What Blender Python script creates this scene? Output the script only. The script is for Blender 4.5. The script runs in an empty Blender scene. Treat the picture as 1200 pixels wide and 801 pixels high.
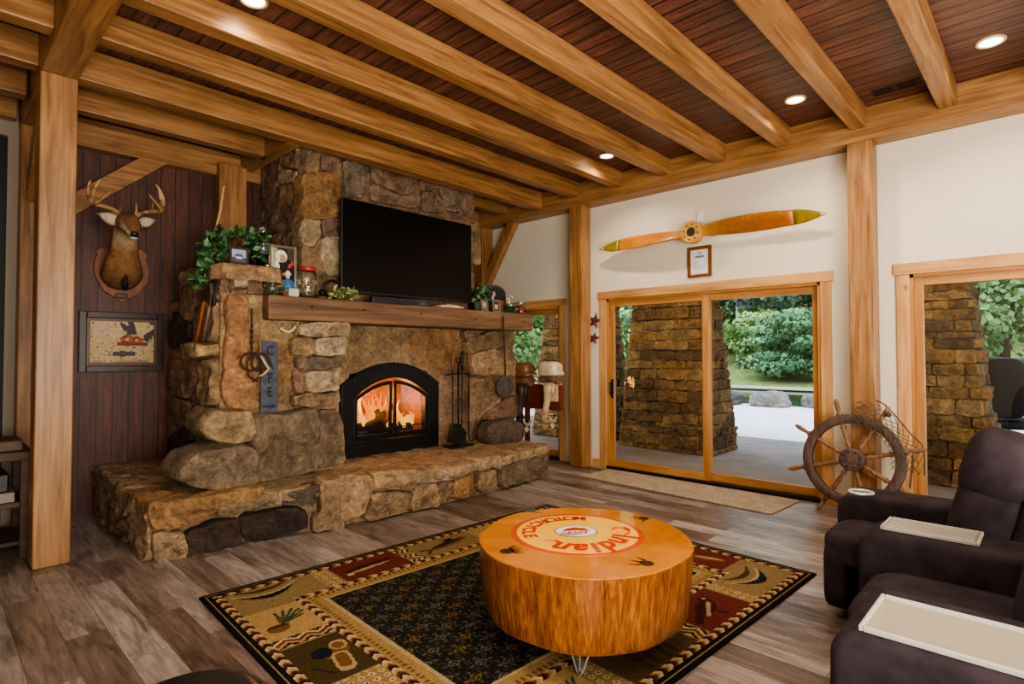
import bpy, bmesh, math, random
import numpy as np
from math import sin, cos, pi, radians, sqrt, atan2
from mathutils import Vector, Matrix, noise

random.seed(7)
COL = bpy.context.scene.collection
S = bpy.context.scene

# ------------------------------------------------------------------ camera model
CF, CYAW, CPITCH, CROLL, CH = 664.3, .7633, .0232, -.0012, 1.45
_fw = np.array([cos(CYAW)*cos(CPITCH), sin(CYAW)*cos(CPITCH), sin(CPITCH)])
_rt = np.array([sin(CYAW), -cos(CYAW), 0.0])
_up = np.cross(_rt, _fw)
_r2 = _rt*cos(CROLL)+_up*sin(CROLL)
_u2 = -_rt*sin(CROLL)+_up*cos(CROLL)


def at(u, v, x=None, y=None, z=None):
    """World point seen at photo pixel (u, v) on the plane x=, y= or z=."""
    d = _fw+_r2*(u-600)/CF-_u2*(v-400.5)/CF
    o = np.array([0, 0, CH])
    i, val = (0, x) if x is not None else (1, y) if y is not None else (2, z)
    t = (val-o[i])/d[i]
    return Vector(o+t*d)


cam_d = bpy.data.cameras.new('camera')
cam = bpy.data.objects.new('camera', cam_d)
COL.objects.link(cam)
cam_d.sensor_width = 36
cam_d.lens = 36*CF/1200
cam_d.clip_start = .05
cam_d.clip_end = 400
cam.matrix_world = Matrix(((_r2[0], _u2[0], -_fw[0], 0), (_r2[1], _u2[1], -_fw[1], 0), (_r2[2], _u2[2], -_fw[2], CH), (0, 0, 0, 1)))
S.camera = cam

# ------------------------------------------------------------------ materials


def srgb(r, g, b):
    def f(c):
        c /= 255
        return c/12.92 if c <= .04045 else ((c+.055)/1.055)**2.4
    return (f(r), f(g), f(b), 1)


class NT:
    def __init__(s, name):
        s.m = bpy.data.materials.new(name)
        s.m.use_nodes = True
        s.t = s.m.node_tree
        s.b = s.t.nodes['Principled BSDF']
        s.o = s.t.nodes['Material Output']

    def n(s, typ, **k):
        x = s.t.nodes.new(typ)
        for a, v in k.items():
            if a in x.inputs.keys() if hasattr(x.inputs, 'keys') else False:
                x.inputs[a].default_value = v
            else:
                setattr(x, a, v)
        return x

    def l(s, a, b):
        s.t.links.new(a, b)

    def coord(s, scale=(1, 1, 1), rnd=True, kind='Object'):
        tc = s.n('ShaderNodeTexCoord')
        mp = s.n('ShaderNodeMapping')
        mp.inputs['Scale'].default_value = scale
        if rnd:
            oi = s.n('ShaderNodeObjectInfo')
            mu = s.n('ShaderNodeVectorMath', operation='SCALE')
            cb = s.n('ShaderNodeCombineXYZ')
            s.l(oi.outputs['Random'], cb.inputs[0]); s.l(oi.outputs['Random'], cb.inputs[1]); s.l(oi.outputs['Random'], cb.inputs[2])
            s.l(cb.outputs[0], mu.inputs[0]); mu.inputs['Scale'].default_value = 37
            ad = s.n('ShaderNodeVectorMath', operation='ADD')
            s.l(tc.outputs[kind], ad.inputs[0]); s.l(mu.outputs[0], ad.inputs[1])
            s.l(ad.outputs[0], mp.inputs[0])
        else:
            s.l(tc.outputs[kind], mp.inputs[0])
        return mp.outputs[0]

    def noise(s, vec, scale, detail=4, rough=.55, dist=0):
        x = s.n('ShaderNodeTexNoise')
        x.inputs['Scale'].default_value = scale
        x.inputs['Detail'].default_value = detail
        x.inputs['Roughness'].default_value = rough
        x.inputs['Distortion'].default_value = dist
        s.l(vec, x.inputs['Vector'])
        return x.outputs[0]

    def ramp(s, fac, stops, interp='LINEAR'):
        x = s.n('ShaderNodeValToRGB')
        x.color_ramp.interpolation = interp
        e = x.color_ramp.elements
        e[0].position, e[0].color = stops[0]
        e[1].position, e[1].color = stops[-1]
        for p, c in stops[1:-1]:
            q = e.new(p); q.color = c
        s.l(fac, x.inputs[0])
        return x.outputs[0]

    def mix(s, a, b, fac, typ='MIX'):
        x = s.n('ShaderNodeMix', data_type='RGBA', blend_type=typ)
        for i, v in ((6, a), (7, b), (0, fac)):
            if hasattr(v, 'links') or hasattr(v, 'is_linked'):
                s.l(v, x.inputs[i])
            else:
                x.inputs[i].default_value = v
        return x.outputs[2]

    def bump(s, h, strength=.4, dist=.01):
        x = s.n('ShaderNodeBump')
        x.inputs['Strength'].default_value = strength
        x.inputs['Distance'].default_value = dist
        s.l(h, x.inputs['Height'])
        s.l(x.outputs[0], s.b.inputs['Normal'])

    def col(s, c):
        if hasattr(c, 'is_linked'):
            s.l(c, s.b.inputs['Base Color'])
        else:
            s.b.inputs['Base Color'].default_value = c


def plain(name, c, rough=.5, metal=0, spec=.5, coat=0, nz=.12, bump=0, scale=20):
    t = NT(name)
    v = t.coord((1, 1, 1))
    n = t.noise(v, scale, 4)
    lo = tuple(x*(1-nz*1.5) for x in c[:3])+(1,)
    hi = tuple(min(1, x*(1+nz)) for x in c[:3])+(1,)
    t.col(t.ramp(n, [(.3, lo), (.7, hi)]))
    t.b.inputs['Roughness'].default_value = rough
    t.b.inputs['Metallic'].default_value = metal
    t.b.inputs['Specular IOR Level'].default_value = spec
    if coat:
        t.b.inputs['Coat Weight'].default_value = coat
        t.b.inputs['Coat Roughness'].default_value = .05
    if bump:
        t.bump(t.noise(v, scale*4, 3), bump, .004)
    return t.m


def wood(name, dark, light, axis=0, rough=.45, grain=26, knots=True, bump=.12, coat=0):
    t = NT(name)
    sc = [1, 1, 1]; sc[axis] = .06
    v = t.coord(tuple(sc))
    g = t.noise(v, grain, 6, .6, .6)
    sc2 = [1, 1, 1]; sc2[axis] = .25
    v2 = t.coord(tuple(sc2))
    big = t.noise(v2, 3.2, 3, .5, .8)
    mid = tuple((a+b)/2 for a, b in zip(dark, light))
    c = t.ramp(g, [(.30, dark), (.5, mid), (.72, light)])
    c2 = t.ramp(big, [(.3, (.72, .66, .58, 1)), (.62, (1.08, 1.05, 1.0, 1))])
    c = t.mix(c, c2, 1.0, 'MULTIPLY')
    if knots:
        sk = [1.6, 1.6, 1.6]; sk[axis] = .9
        vo = t.n('ShaderNodeTexVoronoi')
        vo.inputs['Scale'].default_value = 1.5
        t.l(t.coord(tuple(sk)), vo.inputs['Vector'])
        kf = t.ramp(vo.outputs['Distance'], [(.02, (1, 1, 1, 1)), (.06, (0, 0, 0, 1))])
        c = t.mix(c, tuple(x*.35 for x in dark[:3])+(1,), kf)
    t.col(c)
    t.b.inputs['Roughness'].default_value = rough
    if coat:
        t.b.inputs['Coat Weight'].default_value = coat
        t.b.inputs['Coat Roughness'].default_value = .08
    t.bump(g, bump, .01)
    return t.m


def vcol(name, rough=.7, scale=30, amt=.35, bump=.4, bdist=.012, metal=0, spec=.4, vor=False):
    t = NT(name)
    at_ = t.n('ShaderNodeVertexColor', layer_name='Col')
    v = t.coord((1, 1, 1), rnd=False)
    n1 = t.noise(v, scale, 7, .65)
    n2 = t.noise(v, scale*.22, 4, .6, .7)
    lo, hi = 1-amt, 1+amt*.7
    c = t.mix(at_.outputs[0], t.ramp(n1, [(.3, (lo, lo, lo, 1)), (.7, (hi, hi, hi*.97, 1))]), 1.0, 'MULTIPLY')
    c = t.mix(c, t.ramp(n2, [(.3, (lo, lo*.97, lo*.93, 1)), (.68, (hi, hi, hi, 1))]), 1.0, 'MULTIPLY')
    if vor:
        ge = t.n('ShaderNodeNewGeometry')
        c = t.mix(c, t.ramp(ge.outputs['Pointiness'], [(.42, (.42, .38, .34, 1)), (.5, (1, 1, 1, 1)), (.58, (1.35, 1.32, 1.28, 1))]), 1.0, 'MULTIPLY')  # crevices darkened as shade and edges lightened in the colour itself
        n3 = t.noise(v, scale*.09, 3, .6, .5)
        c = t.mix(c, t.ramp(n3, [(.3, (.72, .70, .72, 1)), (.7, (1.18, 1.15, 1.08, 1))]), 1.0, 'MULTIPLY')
    t.col(c)
    t.b.inputs['Roughness'].default_value = rough
    t.b.inputs['Metallic'].default_value = metal
    t.b.inputs['Specular IOR Level'].default_value = spec
    if bump:
        h = n1
        if vor:
            m = t.n('ShaderNodeMath', operation='ADD')
            t.l(n1, m.inputs[0]); t.l(n2, m.inputs[1]); h = m.outputs[0]
        t.bump(h, bump, bdist)
    return t.m


def emit(name, c, s):
    t = NT(name)
    t.col(c)
    t.b.inputs['Emission Color'].default_value = c
    t.b.inputs['Emission Strength'].default_value = s
    return t.m


def glass(name, tint=(1, 1, 1, 1), refl=.06):
    t = NT(name)
    tr = t.n('ShaderNodeBsdfTransparent'); tr.inputs[0].default_value = tint
    gl = t.n('ShaderNodeBsdfGlossy'); gl.inputs['Roughness'].default_value = .02
    lw = t.n('ShaderNodeLayerWeight'); lw.inputs[0].default_value = .25
    ml = t.n('ShaderNodeMath', operation='MULTIPLY_ADD')
    t.l(lw.outputs['Fresnel'], ml.inputs[0]); ml.inputs[1].default_value = .5; ml.inputs[2].default_value = refl*.5
    mx = t.n('ShaderNodeMixShader')
    t.l(ml.outputs[0], mx.inputs[0]); t.l(tr.outputs[0], mx.inputs[1]); t.l(gl.outputs[0], mx.inputs[2])
    t.l(mx.outputs[0], t.o.inputs['Surface'])
    return t.m


TD, TL = srgb(114, 77, 46), srgb(186, 142, 94)
WX = wood('honey_timber_x', TD, TL, 0, .4)
WY = wood('honey_timber_y', TD, TL, 1, .4)
WZ = wood('honey_timber_z', TD, TL, 2, .4)
PD, PL = srgb(190, 140, 88), srgb(226, 182, 128)
PY = wood('pale_trim_y', PD, PL, 1, .45)
PZ = wood('pale_trim_z', PD, PL, 2, .45)
FD, FL = srgb(172, 118, 66), srgb(206, 156, 98)
DY = wood('door_wood_y', FD, FL, 1, .35, knots=False)
DZ = wood('door_wood_z', FD, FL, 2, .35, knots=False)
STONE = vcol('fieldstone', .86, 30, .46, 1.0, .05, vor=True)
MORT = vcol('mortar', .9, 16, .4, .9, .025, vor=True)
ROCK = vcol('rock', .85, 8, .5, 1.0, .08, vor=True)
MANT = wood('mantel_wood', srgb(86, 64, 48), srgb(148, 116, 88), 0, .65, 16, True, .35)
IRON = plain('black_iron', srgb(28, 27, 28), .45, .5, bump=.2)
BLACK = plain('black_plastic', srgb(14, 14, 15), .35)
SCREEN = plain('dark_screen', srgb(9, 8, 9), .32, nz=.05, spec=.25)
STEEL = plain('steel', srgb(190, 190, 192), .25, 1)
WHITE = plain('white_paint', srgb(232, 230, 224), .5, nz=.03)
PAINTV = vcol('painted_picture', .5, 60, .06, 0)
COLV = vcol('coloured_surface', .55, 40, .12, .1, .003)
GLASS = glass('window_glass')
JARG = glass('jar_glass', (.93, .96, .95, 1), .12)
FABRIC = plain('charcoal_fabric', srgb(56, 48, 53), .95, spec=.15, nz=.28, bump=.25, scale=9)
TRAYM = plain('beige_tray', srgb(160, 152, 134), .5, nz=.04)
TRAYR = plain('tray_rim', srgb(184, 178, 168), .35, nz=.04)
LEAF = vcol('leaves', .5, 20, .25, 0)
ROPE = plain('rope', srgb(92, 78, 62), .9)

# ------------------------------------------------------------------ mesh builder
ORG = {}


def emptyo(name, loc, label=None, cat=None, group=None, kind=None):
    o = bpy.data.objects.new(name, None)
    o.empty_display_size = .1
    COL.objects.link(o)
    o.location = loc
    ORG[o] = Vector(loc)
    return tag(o, label, cat, group, kind)


def tag(o, label=None, cat=None, group=None, kind=None):
    for k, v in (('label', label), ('category', cat), ('group', group), ('kind', kind)):
        if v:
            o[k] = v
    return o


class MB:
    def __init__(s, col=(1, 1, 1, 1)):
        s.v, s.f, s.c, s.cur = [], [], [], tuple(col)

    def add(s, vs, fs, col=None):
        b = len(s.v)
        s.v += [Vector(p) for p in vs]
        s.c += [tuple(col) if col else s.cur]*len(vs)
        s.f += [tuple(b+i for i in f) for f in fs]
        return s

    def box(s, c, d, rot=None, col=None):
        vs = []
        for k in (-1, 1):
            for j in (-1, 1):
                for i in (-1, 1):
                    p = Vector((i*d[0]/2, j*d[1]/2, k*d[2]/2))
                    vs.append((rot @ p if rot else p)+Vector(c))
        return s.add(vs, [(0, 2, 3, 1), (4, 5, 7, 6), (0, 1, 5, 4), (2, 6, 7, 3), (0, 4, 6, 2), (1, 3, 7, 5)], col)

    def bx(s, x0, x1, y0, y1, z0, z1, col=None):
        return s.box(((x0+x1)/2, (y0+y1)/2, (z0+z1)/2), (abs(x1-x0), abs(y1-y0), abs(z1-z0)), None, col)

    def prism(s, pts, d, col=None):
        n = len(pts); d = Vector(d)
        vs = [Vector(p) for p in pts]+[Vector(p)+d for p in pts]
        fs = [tuple(range(n))[::-1], tuple(range(n, 2*n))]+[(i, (i+1) % n, (i+1) % n+n, i+n) for i in range(n)]
        return s.add(vs, fs, col)

    def tube(s, pts, r, n=10, cap=True, col=None, closed=False):
        pts = [Vector(p) for p in pts]
        m = len(pts)
        rs = r if hasattr(r, '__len__') else [r]*m
        vs, fs = [], []
        nrm = None
        for i, p in enumerate(pts):
            if closed:
                t = (pts[(i+1) % m]-pts[i-1]).normalized()
            else:
                t = (pts[min(i+1, m-1)]-pts[max(i-1, 0)]).normalized()
            if nrm is None:
                nrm = t.orthogonal().normalized()
            else:
                nrm = (nrm-t*nrm.dot(t))
                nrm = nrm.normalized() if nrm.length > 1e-6 else t.orthogonal().normalized()
            b = t.cross(nrm)
            rr = rs[i]
            ra, rb = rr if hasattr(rr, '__len__') else (rr, rr)
            for k in range(n):
                a = 2*pi*k/n
                vs.append(p+nrm*cos(a)*ra+b*sin(a)*rb)
        for i in range(m if closed else m-1):
            for k in range(n):
                j = (i+1) % m
                fs.append((i*n+k, i*n+(k+1) % n, j*n+(k+1) % n, j*n+k))
        if cap and not closed:
            fs.append(tuple(range(n))[::-1]); fs.append(tuple((m-1)*n+k for k in range(n)))
        return s.add(vs, fs, col)

    def lathe(s, prof, c, n=24, axis=(0, 0, 1), col=None, cap=True):
        """prof: list of (radius, height) along axis"""
        ax = Vector(axis).normalized(); e1 = ax.orthogonal().normalized()
        if abs(ax.z) > .99:
            e1 = Vector((1, 0, 0))
        e2 = ax.cross(e1); c = Vector(c)
        vs, fs = [], []
        for r, h in prof:
            for k in range(n):
                a = 2*pi*k/n
                vs.append(c+ax*h+(e1*cos(a)+e2*sin(a))*r)
        for i in range(len(prof)-1):
            for k in range(n):
                fs.append((i*n+k, i*n+(k+1) % n, (i+1)*n+(k+1) % n, (i+1)*n+k))
        if cap:
            fs.append(tuple(range(n))[::-1]); fs.append(tuple((len(prof)-1)*n+k for k in range(n)))
        return s.add(vs, fs, col)

    def sup(s, c, d, e=4, n=8, rot=None, col=None, nz=0, nsc=3, seed=0):
        """superellipsoid: soft box / boulder of full size d"""
        idx = {}; vs = []; fs = []

        def vert(p):
            k = (round(p[0], 5), round(p[1], 5), round(p[2], 5))
            if k not in idx:
                q = Vector([math.tan(x*pi/4) for x in p])
                q = q/((abs(q.x)**e+abs(q.y)**e+abs(q.z)**e)**(1/e))
                w = Vector((q.x*d[0]/2, q.y*d[1]/2, q.z*d[2]/2))
                if nz:
                    h = w*nsc+Vector((seed*7.3, seed*3.1, seed*5.7))
                    f = 1+nz*(noise.fractal(h, .7, 2.1, 5)+.5*(abs(noise.noise(h*2.3))-.25))
                    w = w*f
                idx[k] = len(vs)
                vs.append((rot @ w if rot else w)+Vector(c))
            return idx[k]
        for ax in range(3):
            for sg in (-1, 1):
                for i in range(n):
                    for j in range(n):
                        q = []
                        for a, b in ((i, j), (i+1, j), (i+1, j+1), (i, j+1)):
                            p = [0, 0, 0]; p[ax] = sg; p[(ax+1) % 3] = 2*a/n-1; p[(ax+2) % 3] = 2*b/n-1
                            q.append(vert(p))
                        fs.append(tuple(q) if sg > 0 else tuple(q[::-1]))
        return s.add(vs, fs, col)

    def torus(s, c, R, r, axis=(0, 0, 1), n=36, m=10, col=None, a0=0, a1=2*pi):
        ax = Vector(axis).normalized(); e1 = ax.orthogonal().normalized(); e2 = ax.cross(e1)
        full = abs(a1-a0-2*pi) < 1e-6
        pts = [Vector(c)+(e1*cos(a0+(a1-a0)*k/n)+e2*sin(a0+(a1-a0)*k/n))*R for k in range(n if full else n+1)]
        return s.tube(pts, r, m, True, col, closed=full)

    def disc(s, c, r, axis=(0, 0, 1), n=24, h=.002, col=None):
        return s.lathe([(r, 0), (r, h)], c, n, axis, col)

    def leaves(s, pts, size, cols, up=.5, rnd=random):
        for p in pts:
            p = Vector(p)
            d = Vector((rnd.uniform(-1, 1), rnd.uniform(-1, 1), rnd.uniform(-.6, up+.4))).normalized()
            e = d.orthogonal().normalized()
            e = Matrix.Rotation(rnd.uniform(0, 6.28), 3, d) @ e
            l = size*rnd.uniform(.6, 1.3); w = l*.32
            g = d.cross(e)*.15*l
            s.add([p, p+d*l*.45+e*w+g, p+d*l, p+d*l*.45-e*w+g], [(0, 1, 2, 3)], rnd.choice(cols))
        return s

    def build(s, name, mat, parent=None, org=None, smooth=False, bevel=0, label=None, cat=None, group=None, kind=None, seg=2, angle=None):
        o3 = ORG[parent] if parent is not None else Vector(org if org is not None else (0, 0, 0))
        me = bpy.data.meshes.new(name)
        me.from_pydata([tuple(p-o3) for p in s.v], [], s.f)
        ca = me.color_attributes.new('Col', 'FLOAT_COLOR', 'POINT')
        ca.data.foreach_set('color', np.array(s.c, dtype=np.float32).ravel())
        bm = bmesh.new(); bm.from_mesh(me)
        bmesh.ops.recalc_face_normals(bm, faces=bm.faces)
        bm.to_mesh(me); bm.free()
        me.materials.append(mat)
        o = bpy.data.objects.new(name, me)
        COL.objects.link(o)
        if parent is not None:
            o.parent = parent
        else:
            o.location = o3
        ORG[o] = o3
        if smooth:
            me.polygons.foreach_set('use_smooth', [True]*len(me.polygons))
            if angle:
                try:
                    me.set_sharp_from_angle(angle=radians(angle))
                except Exception:
                    pass
        if bevel:
            b = o.modifiers.new('edge', 'BEVEL'); b.width = bevel; b.segments = seg; b.limit_method = 'ANGLE'; b.angle_limit = radians(40)
        return tag(o, label, cat, group, kind)


def painted(name, o0, U, V, nu, nv, func, mat, parent=None, label=None, cat=None, back=None, org=None):
    """grid of flat coloured cells; func(a, b) -> (N, 3) linear colours, a, b in 0..1"""
    o0, U, V = Vector(o0), Vector(U), Vector(V)
    base = ORG[parent] if parent is not None else Vector(org if org is not None else o0)
    aa, bb = np.meshgrid(np.linspace(0, 1, nu+1), np.linspace(0, 1, nv+1))
    P = np.array(o0-base)+aa[..., None]*np.array(U)+bb[..., None]*np.array(V)
    P = P.reshape(-1, 3)
    i = np.arange(nu)[None, :]+np.arange(nv)[:, None]*(nu+1)
    F = np.stack([i, i+1, i+nu+2, i+nu+1], -1).reshape(-1, 4)
    ca, cb = np.meshgrid((np.arange(nu)+.5)/nu, (np.arange(nv)+.5)/nv)
    C = func(ca.ravel(), cb.ravel())
    vs = [tuple(p) for p in P]; fs = [tuple(int(q) for q in f) for f in F]
    nb = len(vs)
    nf = len(fs)
    if back is not None:
        d = Vector(back)
        cs = [o0-base, o0-base+U, o0-base+U+V, o0-base+V]
        vs += [tuple(p) for p in cs]+[tuple(p+d) for p in cs]
        fs += [(nb+0, nb+4, nb+5, nb+1), (nb+1, nb+5, nb+6, nb+2), (nb+2, nb+6, nb+7, nb+3), (nb+3, nb+7, nb+4, nb+0), (nb+4, nb+7, nb+6, nb+5)]
    me = bpy.data.meshes.new(name)
    me.from_pydata(vs, [], fs)
    cc = np.ones((len(fs), 4, 4), np.float32)
    cc[:nf, :, :3] = C[:, None, :]
    cc[nf:, :, :3] = .01
    at_ = me.color_attributes.new('Col', 'FLOAT_COLOR', 'CORNER')
    at_.data.foreach_set('color', cc.ravel())
    me.materials.append(mat)
    o = bpy.data.objects.new(name, me)
    COL.objects.link(o)
    if parent is not None:
        o.parent = parent
    else:
        o.location = base
    ORG[o] = base
    return tag(o, label, cat)


def L3(r, g, b):
    return np.array(srgb(r, g, b)[:3])


def jit(c, a=.15, rnd=random):
    f = rnd.uniform(1-a, 1+a)
    return (c[0]*f*rnd.uniform(.95, 1.05), c[1]*f, c[2]*f*rnd.uniform(.93, 1.07), 1)


# ------------------------------------------------------------------ stone maker
def chaikin(p, k=1, q=.22):
    for _ in range(k):
        r = []
        for i in range(len(p)):
            a, b = p[i], p[(i+1) % len(p)]
            r += [a*(1-q)+b*q, a*q+b*(1-q)]
        p = r
    return p


def stone(mb, pts, n, b=.05, back=.12, col=(.3, .25, .2, 1), step=.035, amp=.024, seed=None, rnd=random, q=.12, flat=1.0, grow=1.035):
    """an irregular stone: polygon pts (about planar, star shaped) bulging along n by b and running back behind the plane"""
    n = Vector(n).normalized()
    pts = [Vector(p) for p in pts]
    c = sum(pts, Vector())/len(pts)
    pts = chaikin([c+(p-c)*grow for p in pts], 1, q)
    ring = []
    for i in range(len(pts)):
        a, d = pts[i], pts[(i+1) % len(pts)]
        k = max(1, int((d-a).length/step))
        for j in range(k):
            ring.append(a.lerp(d, j/k))
    sd = Vector((rnd.uniform(0, 50), rnd.uniform(0, 50), rnd.uniform(0, 50)))
    size = max((p-c).length for p in ring)
    prof = [(1.0, -back), (1.0, -back*.4), (1.0, 0), (.992, b*.55), (.972, b*.86), (.925, b), (.80, b*1.02*flat), (.64, b*1.04*flat), (.46, b*1.05*flat), (.24, b*1.06*flat)]
    if size < .12:
        prof = [(1.0, -back), (1.0, 0), (.96, b*.7), (.8, b), (.45, b*1.05)]
    vs = []; m = len(ring)

    def disp(p):
        w = p*5.5+sd
        a = noise.fractal(w, .8, 2.1, 5)*amp*1.1
        r = (abs(noise.noise(p*9+sd))-.2)*amp*1.6+noise.noise(p*22+sd)*amp*.55
        lat = noise.noise_vector(p*8+sd)*amp*.9+noise.noise_vector(p*20+sd)*amp*.4
        return n*(a+r)+lat
    for s_, h in prof:
        for p in ring:
            w = c+(p-c)*s_+n*h
            vs.append(w+disp(w))
    vs.append(c+n*b*1.06*flat+disp(c))
    fs = []
    for i in range(len(prof)-1):
        for k in range(m):
            fs.append((i*m+k, i*m+(k+1) % m, (i+1)*m+(k+1) % m, (i+1)*m+k))
    last = (len(prof)-1)*m
    for k in range(m):
        fs.append((last+k, last+(k+1) % m, len(vs)-1))
    mb.add(vs, fs, col)
# ================================================================== ROOM
XW, YB, ZC = 6.144, 6.5, 3.70      # inner face of door wall, back wall, ceiling
X0, Y0 = -3.2, -3.4                # far ends of the room behind the camera
# ---- floor: vinyl planks along Y
t = NT('plank_floor')
tc = t.n('ShaderNodeTexCoord')
sep = t.n('ShaderNodeSeparateXYZ'); t.l(tc.outputs['Object'], sep.inputs[0])
cmb = t.n('ShaderNodeCombineXYZ'); t.l(sep.outputs[1], cmb.inputs[0]); t.l(sep.outputs[0], cmb.inputs[1])
br = t.n('ShaderNodeTexBrick')
br.offset = .37; br.offset_frequency = 2
br.inputs['Scale'].default_value = 1
br.inputs['Mortar Size'].default_value = .0012
br.inputs['Mortar Smooth'].default_value = .2
br.inputs['Bias'].default_value = 0
br.inputs['Brick Width'].default_value = 1.22
br.inputs['Row Height'].default_value = .178
br.inputs['Color1'].default_value = (0, 0, 0, 1); br.inputs['Color2'].default_value = (1, 1, 1, 1); br.inputs['Mortar'].default_value = (.5, .5, .5, 1)
t.l(cmb.outputs[0], br.inputs['Vector'])
# offset of the grain per plank
vm = t.n('ShaderNodeVectorMath', operation='MULTIPLY_ADD')
t.l(br.outputs[0], vm.inputs[0]); vm.inputs[1].default_value = (9, 9, 9); t.l(tc.outputs['Object'], vm.inputs[2])
mp = t.n('ShaderNodeMapping'); mp.inputs['Scale'].default_value = (1, .09, 1); t.l(vm.outputs[0], mp.inputs[0])
g1 = t.noise(mp.outputs[0], 38, 8, .68, .8)
mp2 = t.n('ShaderNodeMapping'); mp2.inputs['Scale'].default_value = (1, .22, 1); t.l(vm.outputs[0], mp2.inputs[0])
g2 = t.noise(mp2.outputs[0], 7, 5, .62, 1.2)
base = t.ramp(br.outputs[0], [(0, srgb(100, 82, 72)), (.25, srgb(152, 139, 131)), (.5, srgb(113, 95, 85)), (.75, srgb(172, 161, 155)), (1, srgb(122, 104, 92))])
c = t.mix(base, t.ramp(g1, [(.3, (.42, .38, .36, 1)), (.52, (.95, .95, .95, 1)), (.75, (1.45, 1.45, 1.45, 1))]), 1.0, 'MULTIPLY')
c = t.mix(c, t.ramp(g2, [(.33, (.5, .46, .44, 1)), (.5, (.98, .97, .96, 1)), (.7, (1.22, 1.22, 1.24, 1))]), 1.0, 'MULTIPLY')
c = t.mix(c, (.02, .015, .012, 1), t.ramp(br.outputs['Fac'], [(.3, (0, 0, 0, 1)), (.8, (.75, .75, .75, 1))]))
t.col(c)
t.l(t.ramp(g1, [(.3, (.42, .42, .42, 1)), (.7, (.22, .22, .22, 1))]), t.b.inputs['Roughness'])
t.bump(g1, .12, .006)
MB().bx(X0, XW+.1, Y0, YB+.1, -.1, 0).build('floor', t.m, kind='structure')

# ---- ceiling boards along Y
t = NT('ceiling_boards')
tc = t.n('ShaderNodeTexCoord')
sep = t.n('ShaderNodeSeparateXYZ'); t.l(tc.outputs['Object'], sep.inputs[0])
cmb = t.n('ShaderNodeCombineXYZ'); t.l(sep.outputs[1], cmb.inputs[0]); t.l(sep.outputs[0], cmb.inputs[1])
br = t.n('ShaderNodeTexBrick'); br.offset = .5
for k, v in (('Scale', 1), ('Mortar Size', .010), ('Mortar Smooth', .3), ('Brick Width', 2.6), ('Row Height', .135)):
    br.inputs[k].default_value = v
br.inputs['Color1'].default_value = (0, 0, 0, 1); br.inputs['Color2'].default_value = (1, 1, 1, 1)
t.l(cmb.outputs[0], br.inputs['Vector'])
vm = t.n('ShaderNodeVectorMath', operation='MULTIPLY_ADD')
t.l(br.outputs[0], vm.inputs[0]); vm.inputs[1].default_value = (9, 9, 9); t.l(tc.outputs['Object'], vm.inputs[2])
mp = t.n('ShaderNodeMapping'); mp.inputs['Scale'].default_value = (1, .08, 1); t.l(vm.outputs[0], mp.inputs[0])
g1 = t.noise(mp.outputs[0], 30, 6, .6, .7)
c = t.ramp(g1, [(.28, srgb(54, 31, 27)), (.55, srgb(100, 64, 54)), (.78, srgb(136, 94, 78))])
c = t.mix(c, t.ramp(br.outputs[0], [(0, (.75, .72, .75, 1)), (1, (1.2, 1.15, 1.1, 1))]), 1.0, 'MULTIPLY')
c = t.mix(c, (.006, .003, .003, 1), br.outputs['Fac'])
t.col(c); t.b.inputs['Roughness'].default_value = .38
t.bump(br.outputs['Fac'], -.5, .006)
MB().bx(X0, XW+.15, Y0, YB+.15, ZC, ZC+.08).build('ceiling', t.m, kind='structure')

# ---- back wall: vertical dark red-brown boards
t = NT('wall_boards')
tc = t.n('ShaderNodeTexCoord')
sep = t.n('ShaderNodeSeparateXYZ'); t.l(tc.outputs['Object'], sep.inputs[0])
cmb = t.n('ShaderNodeCombineXYZ'); t.l(sep.outputs[2], cmb.inputs[0]); t.l(sep.outputs[0], cmb.inputs[1])
br = t.n('ShaderNodeTexBrick'); br.offset = .5
for k, v in (('Scale', 1), ('Mortar Size', .006), ('Mortar Smooth', .4), ('Brick Width', 9), ('Row Height', .128)):
    br.inputs[k].default_value = v
br.inputs['Color1'].default_value = (0, 0, 0, 1); br.inputs['Color2'].default_value = (1, 1, 1, 1)
t.l(cmb.outputs[0], br.inputs['Vector'])
vm = t.n('ShaderNodeVectorMath', operation='MULTIPLY_ADD')
t.l(br.outputs[0], vm.inputs[0]); vm.inputs[1].default_value = (7, 7, 7); t.l(tc.outputs['Object'], vm.inputs[2])
mp = t.n('ShaderNodeMapping'); mp.inputs['Scale'].default_value = (1, 1, .12); t.l(vm.outputs[0], mp.inputs[0])
g1 = t.noise(mp.outputs[0], 22, 6, .6, .8)
c = t.ramp(g1, [(.28, srgb(52, 27, 21)), (.55, srgb(90, 50, 38)), (.78, srgb(118, 72, 55))])
c = t.mix(c, t.ramp(br.outputs[0], [(0, (.85, .83, .83, 1)), (1, (1.12, 1.1, 1.08, 1))]), 1.0, 'MULTIPLY')
c = t.mix(c, (.006, .003, .003, 1), br.outputs['Fac'])
t.col(c); t.b.inputs['Roughness'].default_value = .5
t.bump(br.outputs['Fac'], -.6, .008)
WB = t.m
MB().bx(.60, XW+.15, YB, YB+.12, 0, ZC).build('wall_back', WB, kind='structure')
PLASTER = plain('cream_plaster', srgb(228, 219, 201), .85, spec=.2, nz=.02)
GREYP = plain('grey_plaster', srgb(158, 148, 136), .85, spec=.2, nz=.03)
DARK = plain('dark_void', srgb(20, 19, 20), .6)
MB().bx(.50, .60, YB, YB+.12, 0, ZC).bx(X0, .5, YB, YB+.12, 3.35, ZC).bx(X0, -.6, YB, YB+.12, 0, 3.35).build('wall_back_plaster', GREYP, kind='structure')
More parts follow.
